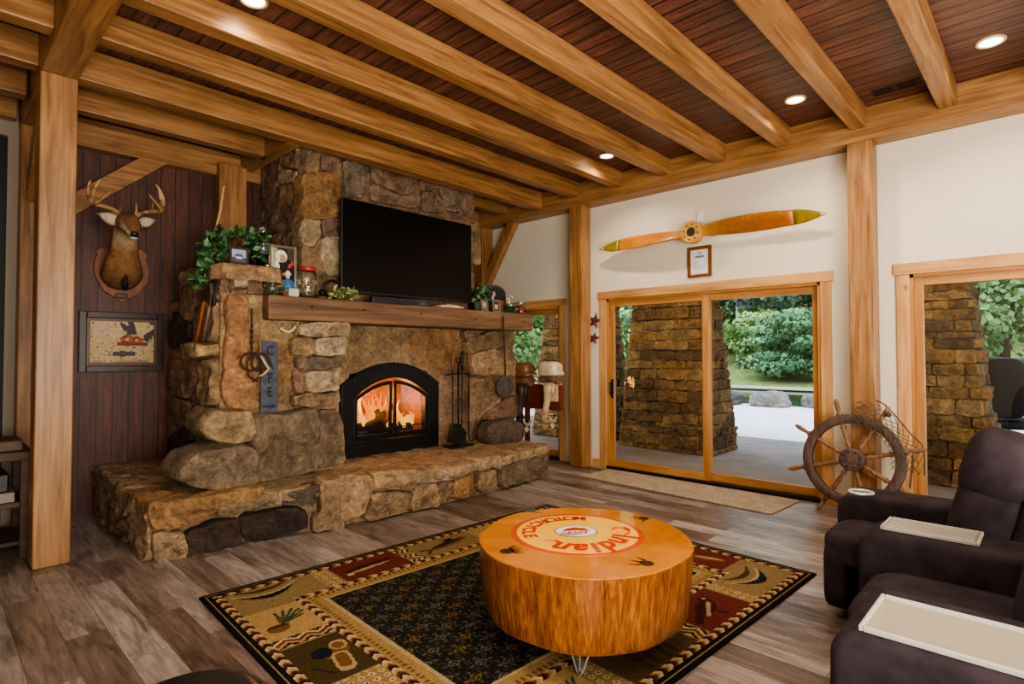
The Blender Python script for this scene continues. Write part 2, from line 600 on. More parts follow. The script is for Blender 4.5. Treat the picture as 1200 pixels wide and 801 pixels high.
d3 = MB().bx(-.6, .5, YB+.05, YB+.1, 0, 3.35).build('door_4', DARK, kind='structure')  # dark sheet painted for the shade inside an open doorway
MB().bx(X0-.12, X0, Y0, YB, 0, ZC).build('wall_left', PLASTER, kind='structure')
MB().bx(X0-.12, XW+.15, Y0-.12, Y0, 0, ZC).build('wall_rear', PLASTER, kind='structure')

# ---- door wall with three openings (y ranges)
WT = .16
O = [(-1.65, .93, 2.18), (1.66, 4.18, 2.18), (4.95, 6.28, 2.18)]
w = MB()
ys = [Y0]
for a, b, h in O:
    w.bx(XW, XW+WT, ys[-1], a, 0, ZC)
    w.bx(XW, XW+WT, a, b, h, ZC)
    ys.append(b)
w.bx(XW, XW+WT, ys[-1], YB+.12, 0, ZC)
w.build('wall_right', PLASTER, kind='structure')
# baseboards between the openings
MB().bx(XW-.018, XW, 4.28, 4.40, 0, .10).build('baseboard_right', PY, kind='structure', bevel=.003)
MB().bx(XW-.018, XW, 1.03, 1.56, 0, .10).build('baseboard_right_2', PY, kind='structure', bevel=.003)


def slider(n, a, b, h, y_split, head_over=.02, xo=0, lead_left=True):
    """door_n: pale casing, orange frame, two glazed panels; a<b along Y"""
    r = emptyo('door_%d' % n, (XW, (a+b)/2, 0), kind='structure')
    # casing on the room side
    MB().bx(XW-.022, XW, b, b+.10, 0, h).bx(XW-.022, XW, a-.10, a, 0, h).build('casing', PZ, r, bevel=.003)
    MB().bx(XW-.03, XW, a-.10-head_over, b+.10+head_over, h, h+.10).build('head_casing', PY, r, bevel=.003)
    # jamb
    MB().bx(XW-.005, XW+WT, b-.028, b, 0, h).bx(XW-.005, XW+WT, a, a+.028, 0, h).build('jamb', DZ, r)
    MB().bx(XW-.005, XW+WT, a, b, h-.03, h).build('head_jamb', DY, r)
    MB().bx(XW-.03, XW+WT, a, b, 0, .03).build('threshold', BLACK, r)

    def panel(y0, y1, x, nm):
        z0, z1 = .03, h-.03
        st, rl = .07, .085
        p = MB().bx(x, x+.045, y0, y0+st, z0, z1).bx(x, x+.045, y1-st, y1, z0, z1).build(nm, DZ, r, bevel=.004)
        MB().bx(x, x+.045, y0+st, y1-st, z0, z0+rl).bx(x, x+.045, y0+st, y1-st, z1-rl*.85, z1).build('rail', DY, p, bevel=.004)
        MB().bx(x+.02, x+.024, y0+st, y1-st, z0+rl, z1-rl*.85).build('pane', GLASS, p)
        return p
    pl = panel(y_split-.035, b-.028, XW+.01, 'sliding_panel')
    pr = panel(a+.028, y_split+.035, XW+.07, 'fixed_panel')
    return r, pl, pr


d1, d1l, d1r = slider(1, 1.66, 4.18, 2.17, 2.86)
# pull handle on the sliding panel
hb = MB().bx(XW-.01, XW+.012, 4.085, 4.112, .90, 1.14)
hb.tube([(XW-.01, 4.098, .93), (XW-.05, 4.098, .95), (XW-.055, 4.098, 1.02), (XW-.05, 4.098, 1.09), (XW-.01, 4.098, 1.11)], .008, 8)
hb.build('handle', IRON, d1l, smooth=False)
slider(2, -1.65, .93, 2.17, -.36)
slider(3, 4.95, 6.28, 2.13, 6.0)

# ================================================================== TIMBER FRAME
JX, JZ, J0, JS, JW = 5.906, 3.513, .61, .649, .13
GX0, GX1 = .546, .755


def timber(name, x0, x1, y0, y1, z0, z1, m, label, cat, group=None, bev=.008, org=None):
    o = org if org else ((x0+x1)/2, (y0+y1)/2, z0)
    return MB().bx(x0, x1, y0, y1, z0, z1).build(name, m, org=o, bevel=bev, label=label, cat=cat, group=group, kind='thing')


YJ = [J0+JS*k for k in range(-6, 10)]
# wall girder along the door wall
timber('wall_girder', JX, XW-.003, Y0+.003, YB-.003, JZ-.115, ZC-.002, WY, 'long honey timber girder running along the top of the cream door wall', 'timber')
timber('room_girder', GX0, GX1, Y0+.003, 5.22, 3.42, ZC-.002, WY, 'thick timber girder overhead resting on the tall post beside the deer head', 'timber')
timber('room_girder', GX0+.02, GX1-.02, 5.225, YB-.003, 3.42, ZC-.002, WY, 'short timber girder between the tall near post and the plank wall', 'timber')
back = timber('back_plate', GX1, 2.60, YB-.14, YB-.003, 3.36, 3.62, WX, 'timber plate along the top of the dark plank wall above the deer head', 'timber')
timber('back_plate', 4.9, JX-.003, YB-.14, YB-.003, 3.30, 3.66, WX, 'short timber plate at the ceiling behind the chimney beside the door wall', 'timber')
ordn = ['', 'first', 'second', 'third', 'fourth', 'fifth', 'sixth', 'seventh', 'eighth', 'ninth']
lab = {-1: 'ceiling joist overhead, two places short of the post behind the ship wheel',
       0: 'ceiling joist between two ceiling lights, just short of the post behind the ship wheel',
       1: 'ceiling joist whose end sits on top of the post behind the ship wheel',
       2: 'ceiling joist ending above the tip of the propeller, first past the ship wheel post',
       3: 'ceiling joist second past the ship wheel post, above the propeller',
       4: 'ceiling joist third past the ship wheel post, above the propeller hub',
       5: 'ceiling joist fourth past the ship wheel post, near the outboard motor post',
       6: 'ceiling joist whose end sits on top of the post near the outboard motors'}
for k in range(-6, 10):
    y = YJ[k+6]
    if k < -1:
        l = 'ceiling joist behind the view, %s counted back from the one over the recliners' % ordn[-k-1]
        continue
    if k in (8, 9):
        continue
    if k == 7:
        timber('tie_beam', GX1, JX, y-.075, y+.075, JZ-.05, ZC-.002, WX, 'deep timber beam crossing in front of the chimney top from post to wall', 'timber')
        continue
    timber('ceiling_joist', GX1, JX, y-JW/2, y+JW/2, JZ, ZC, WX, lab[k], 'joist', 'ceiling joists')
y8 = YJ[14]
timber('ceiling_joist', GX1, 2.42, y8-JW/2, y8+JW/2, JZ-.05, ZC, WX, 'short ceiling joist over the space in front of the deer head', 'joist', 'short joists around the chimney')
timber('ceiling_joist', 4.92, JX, y8-JW/2, y8+JW/2, JZ, ZC, WX, 'short ceiling joist between the chimney and the door wall', 'joist', 'short joists around the chimney')
timber('trimmer_joist', 2.38, 2.51, YJ[13]+.075, YB-.14, JZ-.05, ZC, WY, 'timber trimmer joist running alongside the chimney from the tie beam to the plank wall', 'joist')
nm = ['over the dark doorway', 'second out from the plaster wall', 'third out from the plaster wall', 'fourth out from the plaster wall', 'fifth out from the plaster wall']
for i, k in enumerate((9, 8, 7, 6, 5)):
    y = YJ[k+6] if k < 9 else 6.42
    timber('ceiling_joist', X0, GX0, y-JW/2, y+JW/2, JZ-.04, ZC, WX, 'joist of the side bay beyond the tall post, '+nm[i], 'joist', 'side bay joists')
# posts
timber('timber_post', GX0, GX1, 5.011, 5.215, 0, 3.42, WZ, 'tall square timber post standing free beside the hearth and deer head', 'post')
timber('timber_post', .57, .77, YB-.2, YB-.003, 0, 3.42, WZ, 'timber post against the plank wall, half hidden behind the tall free post', 'post')
timber('timber_post', 2.14, 2.42, YB-.22, YB-.003, 0, 3.48, WZ, 'timber post against the plank wall beside the chimney, behind the ivy planter', 'post')
timber('timber_post', 5.90, 6.13, YB-.23, YB-.003, 0, 3.40, WZ, 'timber post in the room corner behind the mantel and television', 'post')
y1, y6 = YJ[7], YJ[12]
timber('timber_post', JX, JX+.2, y6-.1, y6+.1, 0, JZ-.115, WZ, 'timber post between the two glass doors near the outboard motors', 'post')
timber('timber_post', JX, JX+.2, y1-.1, y1+.1, 0, JZ-.115, WZ, 'timber post on the door wall with the ship wheel leaning on it', 'post')


def brace(p, q, wdt, thk, side, label, m):
    p, q = Vector(p), Vector(q)
    d = (q-p).normalized(); s_ = Vector(side).normalized(); u = d.cross(s_)
    a = [p+u*wdt/2-s_*thk/2, p-u*wdt/2-s_*thk/2, p-u*wdt/2+s_*thk/2, p+u*wdt/2+s_*thk/2]
    MB().prism(a, q-p).build('knee_brace', m, org=(p+q)/2, bevel=.006, label=label, cat='brace', kind='thing')


brace((.72, 6.42, 2.62), (1.66, 6.42, 3.45), .16, .11, (0, 1, 0), 'diagonal timber knee brace on the plank wall above the deer antlers', WX)
brace((6.04, 6.36, 2.50), (6.04, 5.72, 3.45), .14, .11, (1, 0, 0), 'diagonal timber knee brace in the corner above the arched plaque', WZ)
brace((.655, 6.38, 2.78), (.655, 5.62, 3.45), .14, .1, (1, 0, 0), 'diagonal timber knee brace behind the tall free post', WY)

# recessed lights
CANR = plain('can_trim', srgb(230, 205, 160), .4, nz=.02)
LENS = emit('can_lens', (1, .82, .55, 1), 14)


def downlight(x, y, label):
    r = emptyo('ceiling_downlight', (x, y, ZC), label, 'ceiling light', 'recessed ceiling lights')
    MB().torus((x, y, ZC-.004), .078, .012, n=28, m=8).build('trim_ring', CANR, r, smooth=True)
    MB().disc((x, y, ZC-.006), .068, n=28, h=.004).build('light_lens', LENS, r)


def spot(x, y, z, e, ang=130, col=(1, .80, .56), blend=.6, d=(0, 0, -1), r=.06):
    l = bpy.data.lights.new('ceiling_spot', 'SPOT'); l.energy = e; l.color = col; l.spot_size = radians(ang); l.spot_blend = blend; l.shadow_soft_size = r
    o = bpy.data.objects.new('ceiling_spot', l); COL.objects.link(o); o.location = (x, y, z)
    o.rotation_euler = Vector(d).to_track_quat('-Z', 'Y').to_euler()
    return o


CANS = [(at(1161, 48, z=ZC), 'recessed ceiling light above the recliners, beyond the air vent'),
        (at(932, 116, z=ZC), 'recessed ceiling light between joists above the propeller tip'),
        (at(711, 182, z=ZC), 'small recessed ceiling light near the post by the outboard motors'),
        (at(297, -1, z=ZC), 'recessed ceiling light at the very top edge above the hearth')]
for p, l in CANS:
    downlight(p.x, p.y, l)
# air vent
v = at(1050, 102, z=ZC)
r = emptyo('air_vent', (v.x, v.y, ZC), 'dark rectangular air vent in the ceiling boards near the wall girder', 'vent')
MB().bx(v.x-.07, v.x+.07, v.y-.17, v.y+.17, ZC-.008, ZC).build('frame', plain('vent_brown', srgb(48, 26, 22), .5), r, bevel=.002)
g = MB()
for i in range(2):
    for j in range(7):
        yy = v.y-.15+.16*i+.01; xx = v.x-.05+j*.0165
        g.bx(xx-.005, xx+.005, yy, yy+.125, ZC-.012, ZC-.006)
g.build('grille', BLACK, r)
# ================================================================== FIREPLACE
TAN, OTAN = srgb(170, 143, 113), srgb(176, 138, 98)
GREY, DGREY = srgb(140, 123, 104), srgb(104, 90, 77)
BROWN, DBRN = srgb(150, 123, 104), srgb(76, 62, 54)
LITE = srgb(192, 172, 148)
MORTC = srgb(160, 136, 108)
DM = srgb(134, 112, 90)
FP = emptyo('stone_fireplace', (3.6, 5.6, 0), 'big fieldstone fireplace with raised hearth and tall stone chimney', 'fireplace')


def zpoly(zp, ox, oy, sc):
    return [(ox+x/sc, oy+y/sc) for x, y in zp]


def lay(mb, zp, zoom, n, col, b=.05, back=.1, x=None, y=None, amp=.018, off=0, **k):
    pts = [at(u, v, x=x, y=y) for u, v in zpoly(zp, *zoom)]
    n = Vector(n)
    pts = [p+n*off for p in pts]
    stone(mb, pts, n, b, back, jit(col, .07), amp=amp, **k)


# --- chimney
ch = MB(DM)
CX0, CX1, CY = 2.66, 4.86, 5.42
ch.bx(CX0+.012, CX1, CY+.012, YB, 1.9, ZC)
ZCH = (290, 150, 4.0)
F = (0, -1, 0)
front = [([(262, 30), (345, 40), (325, 205), (262, 205)], TAN), ([(250, 215), (335, 205), (425, 215), (425, 415), (330, 430), (250, 425)], OTAN),
         ([(245, 432), (335, 434), (340, 505), (300, 560), (242, 540)], LITE), ([(345, 430), (432, 425), (432, 505), (345, 505)], BROWN),
         ([(345, 512), (434, 512), (436, 690), (355, 690), (338, 600)], LITE), ([(242, 550), (300, 565), (335, 515), (345, 690), (330, 790), (242, 780)], TAN),
         ([(340, 90), (430, 140), (440, 320), (395, 210), (335, 200)], BROWN), ([(350, 45), (540, 100), (545, 150), (440, 135), (345, 80)], BROWN),
         ([(440, 145), (560, 160), (560, 250), (545, 325), (445, 325)], GREY), ([(565, 150), (795, 205), (795, 290), (725, 318), (600, 262), (568, 235)], BROWN),
         ([(566, 262), (720, 328), (798, 305), (800, 380), (570, 345)], BROWN), ([(470, 85), (640, 130), (640, 165), (560, 155), (500, 140)], DGREY),
         ([(645, 130), (800, 165), (800, 200), (650, 168)], GREY),
         ([(803, 200), (880, 215), (900, 280), (806, 300)], BROWN), ([(806, 308), (872, 290), (920, 375), (900, 405), (808, 385)], BROWN),
         ([(885, 222), (1000, 250), (995, 400), (930, 385), (890, 290)], GREY), ([(1005, 250), (1048, 262), (1048, 410), (1003, 405)], BROWN),
         ([(440, 345), (700, 400), (700, 540), (440, 520)], BROWN), ([(705, 405), (1048, 440), (1048, 600), (705, 560)], TAN),
         ([(440, 530), (700, 550), (700, 720), (440, 700)], TAN), ([(705, 570), (1048, 610), (1050, 790), (705, 760)], BROWN),
         ([(1052, 440), (1080, 450), (1080, 640), (1052, 640)], TAN)]
for zp, c in front:
    lay(ch, zp, ZCH, F, c, .05, .14, y=CY)
side = [([(18, 200), (70, 100), (150, 60), (165, 190), (150, 265), (100, 330), (30, 320)], BROWN), ([(158, 40), (255, 30), (255, 190), (200, 195), (165, 150)], TAN),
        ([(158, 208), (200, 198), (240, 205), (242, 258), (160, 258)], LITE), ([(100, 335), (155, 270), (230, 268), (240, 400), (240, 480), (90, 490)], BROWN),
        ([(18, 330), (95, 340), (85, 490), (20, 500)], BROWN), ([(20, 510), (120, 500), (120, 640), (20, 660)], DGREY), ([(125, 498), (240, 490), (240, 650), (125, 650)], TAN),
        ([(40, 60), (140, 10), (148, 55), (70, 95)], GREY), ([(20, 90), (60, 70), (30, 190), (15, 190)], DGREY)]
for zp, c in side:
    lay(ch, zp, ZCH, (-1, 0, 0), c, .04, .12, x=CX0)
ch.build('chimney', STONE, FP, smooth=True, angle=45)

# --- body below the mantel (shoulder, firebox wall, piers)
bd = MB(MORTC)
BX0, BX1, FY = 1.74, 5.44, 5.36
bd.bx(2.72, 3.12, FY, YB-.02, 0, 1.9).bx(4.15, BX1, FY, YB-.02, 0, 1.9).bx(3.12, 4.15, FY, YB-.02, 1.27, 1.9).bx(3.12, 4.15, FY, YB-.02, 0, .47).bx(3.12, 4.15, 5.92, YB-.02, .47, 1.27)
bd.bx(BX0+.01, 2.85, 5.075, YB-.02, 0, 1.98)     # shoulder
bd.bx(BX0+.08, 2.35, 5.16, 6.3, 1.95, 2.10)
ZL = (190, 290, 2.859)
fr = [([(205, 170), (272, 160), (282, 240), (285, 330), (292, 410), (322, 535), (280, 545), (205, 525), (188, 470), (196, 400), (208, 300)], OTAN, .09, 5.10),
      ([(300, 318), (335, 315), (440, 320), (445, 470), (420, 520), (330, 545), (300, 430)], OTAN, .03, 5.10),
      ([(440, 255), (520, 250), (612, 252), (612, 298), (450, 298)], LITE, .10, 5.03), ([(430, 304), (500, 304), (500, 362), (432, 360)], TAN, .05, 5.03),
      ([(500, 304), (600, 300), (600, 362), (502, 362)], LITE, .10, 5.03), ([(442, 368), (594, 368), (594, 404), (450, 406)], GREY, .07, 5.03),
      ([(470, 412), (578, 410), (578, 478), (478, 486)], LITE, .09, 5.03), ([(438, 410), (470, 414), (472, 486), (440, 488)], BROWN, .03, 5.03),
      ([(438, 492), (590, 482), (592, 518), (500, 532), (438, 530)], TAN, .06, 5.03),
      ([(290, 570), (335, 555), (390, 558), (500, 535), (514, 590), (506, 738), (400, 770), (300, 782), (288, 660)], GREY, .12, 5.0),
      ([(512, 552), (580, 540), (600, 600), (600, 720), (514, 740)], GREY, .06, 5.05),
      ([(112, 575), (150, 538), (220, 540), (284, 548), (290, 640), (212, 655), (150, 640), (112, 610)], TAN, .16, 5.05),
      ([(28, 735), (70, 690), (130, 668), (212, 655), (284, 660), (300, 700), (300, 785), (200, 802), (90, 795), (30, 770)], GREY, .18, 4.86),
      ([(510, 742), (600, 724), (600, 745), (512, 765)], TAN, .05, 5.0),
      ([(196, 92), (224, 98), (226, 158), (188, 160)], BROWN, .04, 5.12), ([(276, 86), (338, 80), (338, 152), (280, 156)], BROWN, .04, 5.12),
      ([(226, 92), (270, 92), (276, 134), (226, 136)], LITE, .10, 5.08), ([(228, 140), (278, 138), (276, 158), (228, 160)], BROWN, .04, 5.12)]
for zp, c, b, yy in fr:
    lay(bd, zp, ZL, F, c, b, .25, y=yy)
sd = [([(70, 112), (125, 108), (130, 180), (105, 245), (72, 215)], BROWN, .05), ([(40, 225), (66, 215), (100, 250), (98, 310), (45, 350), (35, 300)], DBRN, .03),
      ([(42, 382), (90, 372), (132, 380), (138, 440), (108, 505), (48, 490)], BROWN, .06), ([(38, 500), (108, 512), (118, 580), (38, 625)], BROWN, .05),
      ([(36, 630), (100, 600), (110, 650), (60, 690), (28, 700)], DBRN, .05), ([(142, 382), (186, 372), (188, 500), (182, 525), (150, 528)], TAN, .06),
      ([(128, 326), (140, 318), (184, 322), (187, 362), (160, 370), (130, 372)], TAN, .17), ([(132, 205), (186, 172), (186, 312), (132, 312)], TAN, .03),
      ([(45, 355), (95, 315), (98, 368), (45, 378)], BROWN, .04), ([(130, 150), (186, 150), (186, 170), (132, 198)], BROWN, .04), ([(118, 530), (150, 535), (112, 575)], TAN, .05),
      ([(140, 445), (150, 530), (112, 525), (112, 510)], BROWN, .05)]
for zp, c, b in sd:
    lay(bd, zp, ZL, (-1, 0, 0), c, b, .14, x=BX0)
# right pier
ZR = (380, 370, 3.336)
rp = [([(548, 100), (640, 60), (735, 60), (735, 120), (660, 130), (560, 150)], TAN, .05), ([(556, 150), (640, 125), (656, 170), (640, 228), (560, 232), (545, 190)], TAN, .14),
      ([(660, 135), (735, 125), (745, 300), (700, 320), (655, 250)], TAN, .05), ([(560, 245), (650, 240), (690, 330), (600, 400), (565, 420)], TAN, .03),
      ([(695, 330), (750, 300), (750, 400), (640, 410), (610, 400)], BROWN, .04), ([(605, 60), (545, 60), (545, 95), (600, 80)], BROWN, .04)]
for zp, c, b in rp:
    lay(bd, zp, ZR, F, c, b, .12, y=5.28)
# broad tan stones of the firebox wall
fw_ = [([(90, 30), (330, 35), (320, 100), (240, 180), (90, 230)], TAN), ([(335, 35), (540, 50), (540, 150), (440, 235), (390, 190), (325, 110)], OTAN), ([(448, 245), (495, 180), (545, 165), (560, 240), (560, 480), (448, 500)], TAN)]
for zp, c in fw_:
    lay(bd, zp, ZR, F, c, .012, .05, y=FY, amp=.012)
# narrow return face on the door side
for i in range(7):
    z0 = .4+.21*i
    stone(bd, [Vector((BX1, 5.4, z0)), Vector((BX1, 6.3, z0+.02)), Vector((BX1, 6.3, z0+.19)), Vector((BX1, 5.4, z0+.18))], (1, 0, 0), .04, .1, jit(TAN, .2))
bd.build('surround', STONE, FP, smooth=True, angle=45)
# slab shelf that carries the ivy
sh = MB(TAN)
a, b2 = at(238, 303, y=5.12), at(325, 303, y=5.12)
stone(sh, [Vector((1.70, 5.0, 2.13)), Vector((2.27, 4.98, 2.13)), Vector((2.32, 5.9, 2.13)), Vector((1.66, 5.95, 2.13))], (0, 0, 1), .10, .04, jit(TAN, .05), amp=.012)
sh.build('shelf_stone', STONE, FP, smooth=True, angle=45)

# --- hearth (raised, bowed front)


def hy(x):
    pts = [(1.1, 4.6), (1.8, 4.55), (2.3, 4.40), (2.95, 4.30), (3.6, 4.29), (4.5, 4.31), (5.3, 4.47)]
    for (xa, ya), (xb, yb) in zip(pts, pts[1:]):
        if x <= xb:
            return ya+(yb-ya)*max(0, (x-xa)/(xb-xa))
    return pts[-1][1]


HZ = .36
he = MB(TAN)
xs = [1.2+(5.24-1.2)*i/12 for i in range(13)]
base = [Vector((x, hy(x)+.06, 0)) for x in xs]+[Vector((5.22, 5.6, 0)), Vector((5.22, YB-.02, 0)), Vector((1.2, YB-.02, 0))]
he.prism(base, (0, 0, HZ-.03), MORTC)


def hatp(u, v):
    y = 4.45
    for _ in range(6):
        p = at(u, v, y=y); y = hy(p.x)
    return p


ZA, ZB = (100, 380, 2.86), (380, 370, 3.336)
hs = [(ZA, [(215, 622), (330, 588), (440, 578), (450, 610), (380, 655), (250, 690), (222, 690)], OTAN), (ZA, [(442, 582), (560, 568), (660, 560), (660, 600), (540, 622), (442, 638)], TAN),
      (ZA, [(664, 562), (740, 542), (815, 532), (817, 588), (700, 604), (664, 602)], DGREY), (ZA, [(228, 692), (330, 692), (342, 780), (232, 800)], TAN),
      (ZA, [(330, 702), (430, 655), (510, 652), (522, 732), (345, 778)], DBRN), (ZA, [(520, 640), (700, 610), (745, 632), (740, 688), (540, 728), (526, 700)], DBRN),
      (ZA, [(765, 640), (820, 598), (858, 592), (862, 680), (765, 692)], TAN),
      (ZB, [(-20, 618), (60, 605), (172, 600), (186, 680), (150, 775), (60, 800), (-15, 790)], TAN), (ZB, [(180, 592), (350, 598), (362, 648), (330, 686), (192, 662)], TAN),
      (ZB, [(192, 688), (332, 690), (322, 760), (182, 800), (155, 785)], TAN), (ZB, [(358, 615), (490, 598), (572, 568), (580, 598), (500, 638), (370, 652)], LITE),
      (ZB, [(342, 660), (440, 652), (450, 742), (338, 765)], TAN), (ZB, [(450, 650), (498, 642), (492, 702), (452, 724)], BROWN), (ZB, [(502, 640), (570, 612), (576, 680), (500, 712)], OTAN),
      (ZB, [(576, 558), (682, 542), (682, 596), (590, 598)], TAN), (ZB, [(598, 604), (660, 600), (668, 662), (600, 686)], TAN),
      (ZB, [(686, 545), (780, 525), (866, 512), (868, 625), (780, 650), (688, 668)], GREY)]
for zo, zp, c in hs:
    pts = [hatp(u, v) for u, v in zpoly(zp, *zo)]
    pts = [Vector((p.x, p.y+.02, min(max(p.z, -.02), .42))) for p in pts]
    n = (pts[-1]-pts[0]).cross(pts[1]-pts[0])
    n.z = 0; n.normalize()
    if n.y > 0:
        n = -n
    stone(he, pts, n, .06, .1, jit(c, .06), amp=.02)
# left end stones
for y0_, y1_, z0_, z1_, c in ((4.62, 5.15, 0, .38, TAN), (5.2, 5.75, .0, .2, BROWN), (5.18, 5.72, .2, .42, TAN), (5.76, 6.45, 0, .25, BROWN), (5.75, 6.46, .24, .44, TAN)):
    stone(he, [Vector((1.17, y1_, z0_)), Vector((1.17, y0_, z0_)), Vector((1.17, y0_, z1_)), Vector((1.17, y1_, z1_))], (-1, 0, 0), .05, .1, jit(c, .1), amp=.025)
# flagstones on top
fl = [((1.14, 4.52), (1.9, 4.5), (1.85, 5.3), (1.12, 5.3)), ((1.12, 5.3), (1.8, 5.3), (1.8, 6.46), (1.13, 6.46)), ((1.9, 4.48), (2.7, 4.3), (2.75, 5.05), (1.88, 5.1)),
      ((2.7, 4.3), (3.5, 4.22), (3.45, 5.4), (2.75, 5.4)), ((3.5, 4.22), (4.3, 4.24), (4.2, 5.4), (3.45, 5.4)), ((4.3, 4.24), (5.28, 4.40), (5.24, 5.4), (4.2, 5.4))]
for i, q in enumerate(fl):
    z = HZ-.02+(.05 if i < 2 else .01)
    stone(he, [Vector((a, b, z)) for a, b in q], (0, 0, 1), .03, .06, jit(TAN if i != 0 else OTAN, .06), amp=.012, q=.08)
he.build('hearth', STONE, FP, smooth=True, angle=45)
# boulder at the door end of the hearth
rb = MB()
p = at(593, 505, y=4.95)
rb.sup((5.0, 4.98, HZ+.13), (.62, .42, .34), 2.8, 16, col=jit(DGREY, .03), nz=.10, nsc=4, seed=3)
rb.build('boulder', STONE, FP, smooth=True, angle=50)

# --- timber mantel
mt = MB()
mt.bx(2.10, 5.58, 4.95, 5.52, 1.765, 1.985)
mo = mt.build('mantel', MANT, FP, bevel=.018)
for x in (2.50, 3.05, 3.75, 4.55, 5.40):
    pg = MB()
    pg.lathe([(.012, 0), (.012, .006)], (x, 4.951, 1.90-.02*(x > 4)), 10, (0, -1, 0))
    pg.build('peg_hole', BLACK, mo)

# --- iron firebox insert
FX0, FX1, FYi = 3.0, 4.27, 5.335
cx, hw = (FX0+FX1)/2, (FX1-FX0)/2
FI = emptyo('fireplace_insert', (cx, FYi, .37), 'black iron arched firebox with double glass doors set into the stone fireplace', 'fireplace insert')


def archz(x, zs, rise):
    return zs+rise*(1-((x-cx)/hw)**2)


def arch_ring(zb, zs, rise, inset, n=20):
    """outline (bottom-left, up, over, down) of an arched opening, inset from the outer edge"""
    w = hw-inset
    pts = [Vector((cx-w, 0, zb)), Vector((cx-w, 0, zs))]
    for i in range(1, n):
        x = cx-w+2*w*i/n
        pts.append(Vector((x, 0, zs+rise*(1-((x-cx)/w)**2))))
    pts += [Vector((cx+w, 0, zs)), Vector((cx+w, 0, zb))]
    return pts


out = arch_ring(.375, 1.13, .24, 0)
inn = arch_ring(.53, 1.0, .20, .15)
mb = MB(); m_ = len(out)
y0i, y1i = FYi-.05, FYi+.10
vs = []
for yy in (y0i, y1i):
    vs += [Vector((p.x, yy, p.z)) for p in out]+[Vector((p.x, yy, p.z)) for p in inn]
fs = []
for i in range(m_):
    j = (i+1) % m_
    fs.append((i, j, m_+j, m_+i))
    fs.append((2*m_+i, 3*m_+i, 3*m_+j, 2*m_+j))
    fs.append((i, 2*m_+i, 2*m_+j, j))
    fs.append((m_+i, m_+j, 3*m_+j, 3*m_+i))
mb.add(vs, fs)
mb.build('surround_frame', IRON, FI, bevel=.008)
# louvre slots in the arch
sl = MB()
for i in range(26):
    x = cx-.50+i*.04
    z = archz(x, 1.065, .225)
    sl.box((x, y0i-.004, z+.03), (.012, .01, .07))
sl.build('louvre_slots', BLACK, FI)
# firebox interior
fb = MB(srgb(120, 82, 50))
fb.bx(cx-.5, cx+.5, FYi+.5, FYi+.53, .5, 1.25).bx(cx-.52, cx-.49, FYi+.08, FYi+.53, .5, 1.25).bx(cx+.49, cx+.52, FYi+.08, FYi+.53, .5, 1.25).bx(cx-.52, cx+.52, FYi+.08, FYi+.53, 1.22, 1.25).bx(cx-.52, cx+.52, FYi+.08, FYi+.53, .48, .51)
FB = vcol('firebrick', .9, 14, .4, .4)
fb.build('firebox_lining', FB, FI)
# two arched doors


def doorhalf(s):
    x_in, x_out = cx+s*.012, cx+s*(hw-.155)
    n = 12
    top = lambda x: .985+.185*(1-((x-cx)/(hw-.15))**2)
    xs_ = [x_in+(x_out-x_in)*i/n for i in range(n+1)]
    outer = [Vector((x_in, 0, .54))]+[Vector((x, 0, top(x))) for x in xs_]+[Vector((x_out, 0, .54))]
    ins = .04
    xi, xo = x_in+s*(.035), x_out-s*.035
    xs2 = [xi+(xo-xi)*i/n for i in range(n+1)]
    inner = [Vector((xi, 0, .60))]+[Vector((x, 0, top(x)-ins)) for x in xs2]+[Vector((xo, 0, .60))]
    k = len(outer); ya, yb = FYi-.035, FYi-.005
    vs, fs = [], []
    for yy in (ya, yb):
        vs += [Vector((p.x, yy, p.z)) for p in outer]+[Vector((p.x, yy, p.z)) for p in inner]
    for i in range(k):
        j = (i+1) % k
        fs += [(i, j, k+j, k+i), (2*k+i, 3*k+i, 3*k+j, 2*k+j), (i, 2*k+i, 2*k+j, j), (k+i, k+j, 3*k+j, 3*k+i)]
    d = MB().add(vs, fs).build('glass_door', IRON, FI, bevel=.005)
    MB().prism([Vector((p.x, FYi-.02, p.z)) for p in inner], (0, .004, 0)).build('pane', JARG, FI)
    MB().lathe([(.012, 0), (.012, .05), (.02, .055), (.02, .07), (.008, .075)], (cx+s*.03, FYi-.03, .60), 12, (0, -1, 0)).tube([(cx+s*.03, FYi-.085, .56), (cx+s*.05, FYi-.09, .60), (cx+s*.03, FYi-.085, .65)], .008, 8).build('knob', IRON, FI, smooth=True)
    for z in (.66, .97):
        h = MB()
        h.tube([(x_out+s*.012, FYi-.04, z-.03), (x_out+s*.012, FYi-.04, z+.03)], .013, 8)
        h.build('hinge', IRON, FI)


doorhalf(-1); doorhalf(1)
# low guard rail in front of the doors
gr = MB()
ra = [(cx-.46, FYi-.06), (cx-.12, FYi-.10), (cx+.12, FYi-.10), (cx+.46, FYi-.06)]
for z in (.56, .665):
    gr.tube([(x, y, z) for x, y in ra], .006, 6)
for i in range(24):
    x = cx-.46+i*.04
    y = FYi-.06-.04*max(0, min(1, (.46-abs(x-cx))/.34))
    gr.tube([(x, y, .56), (x, y, .665)], .004, 5)
gr.build('guard_rail', IRON, FI)
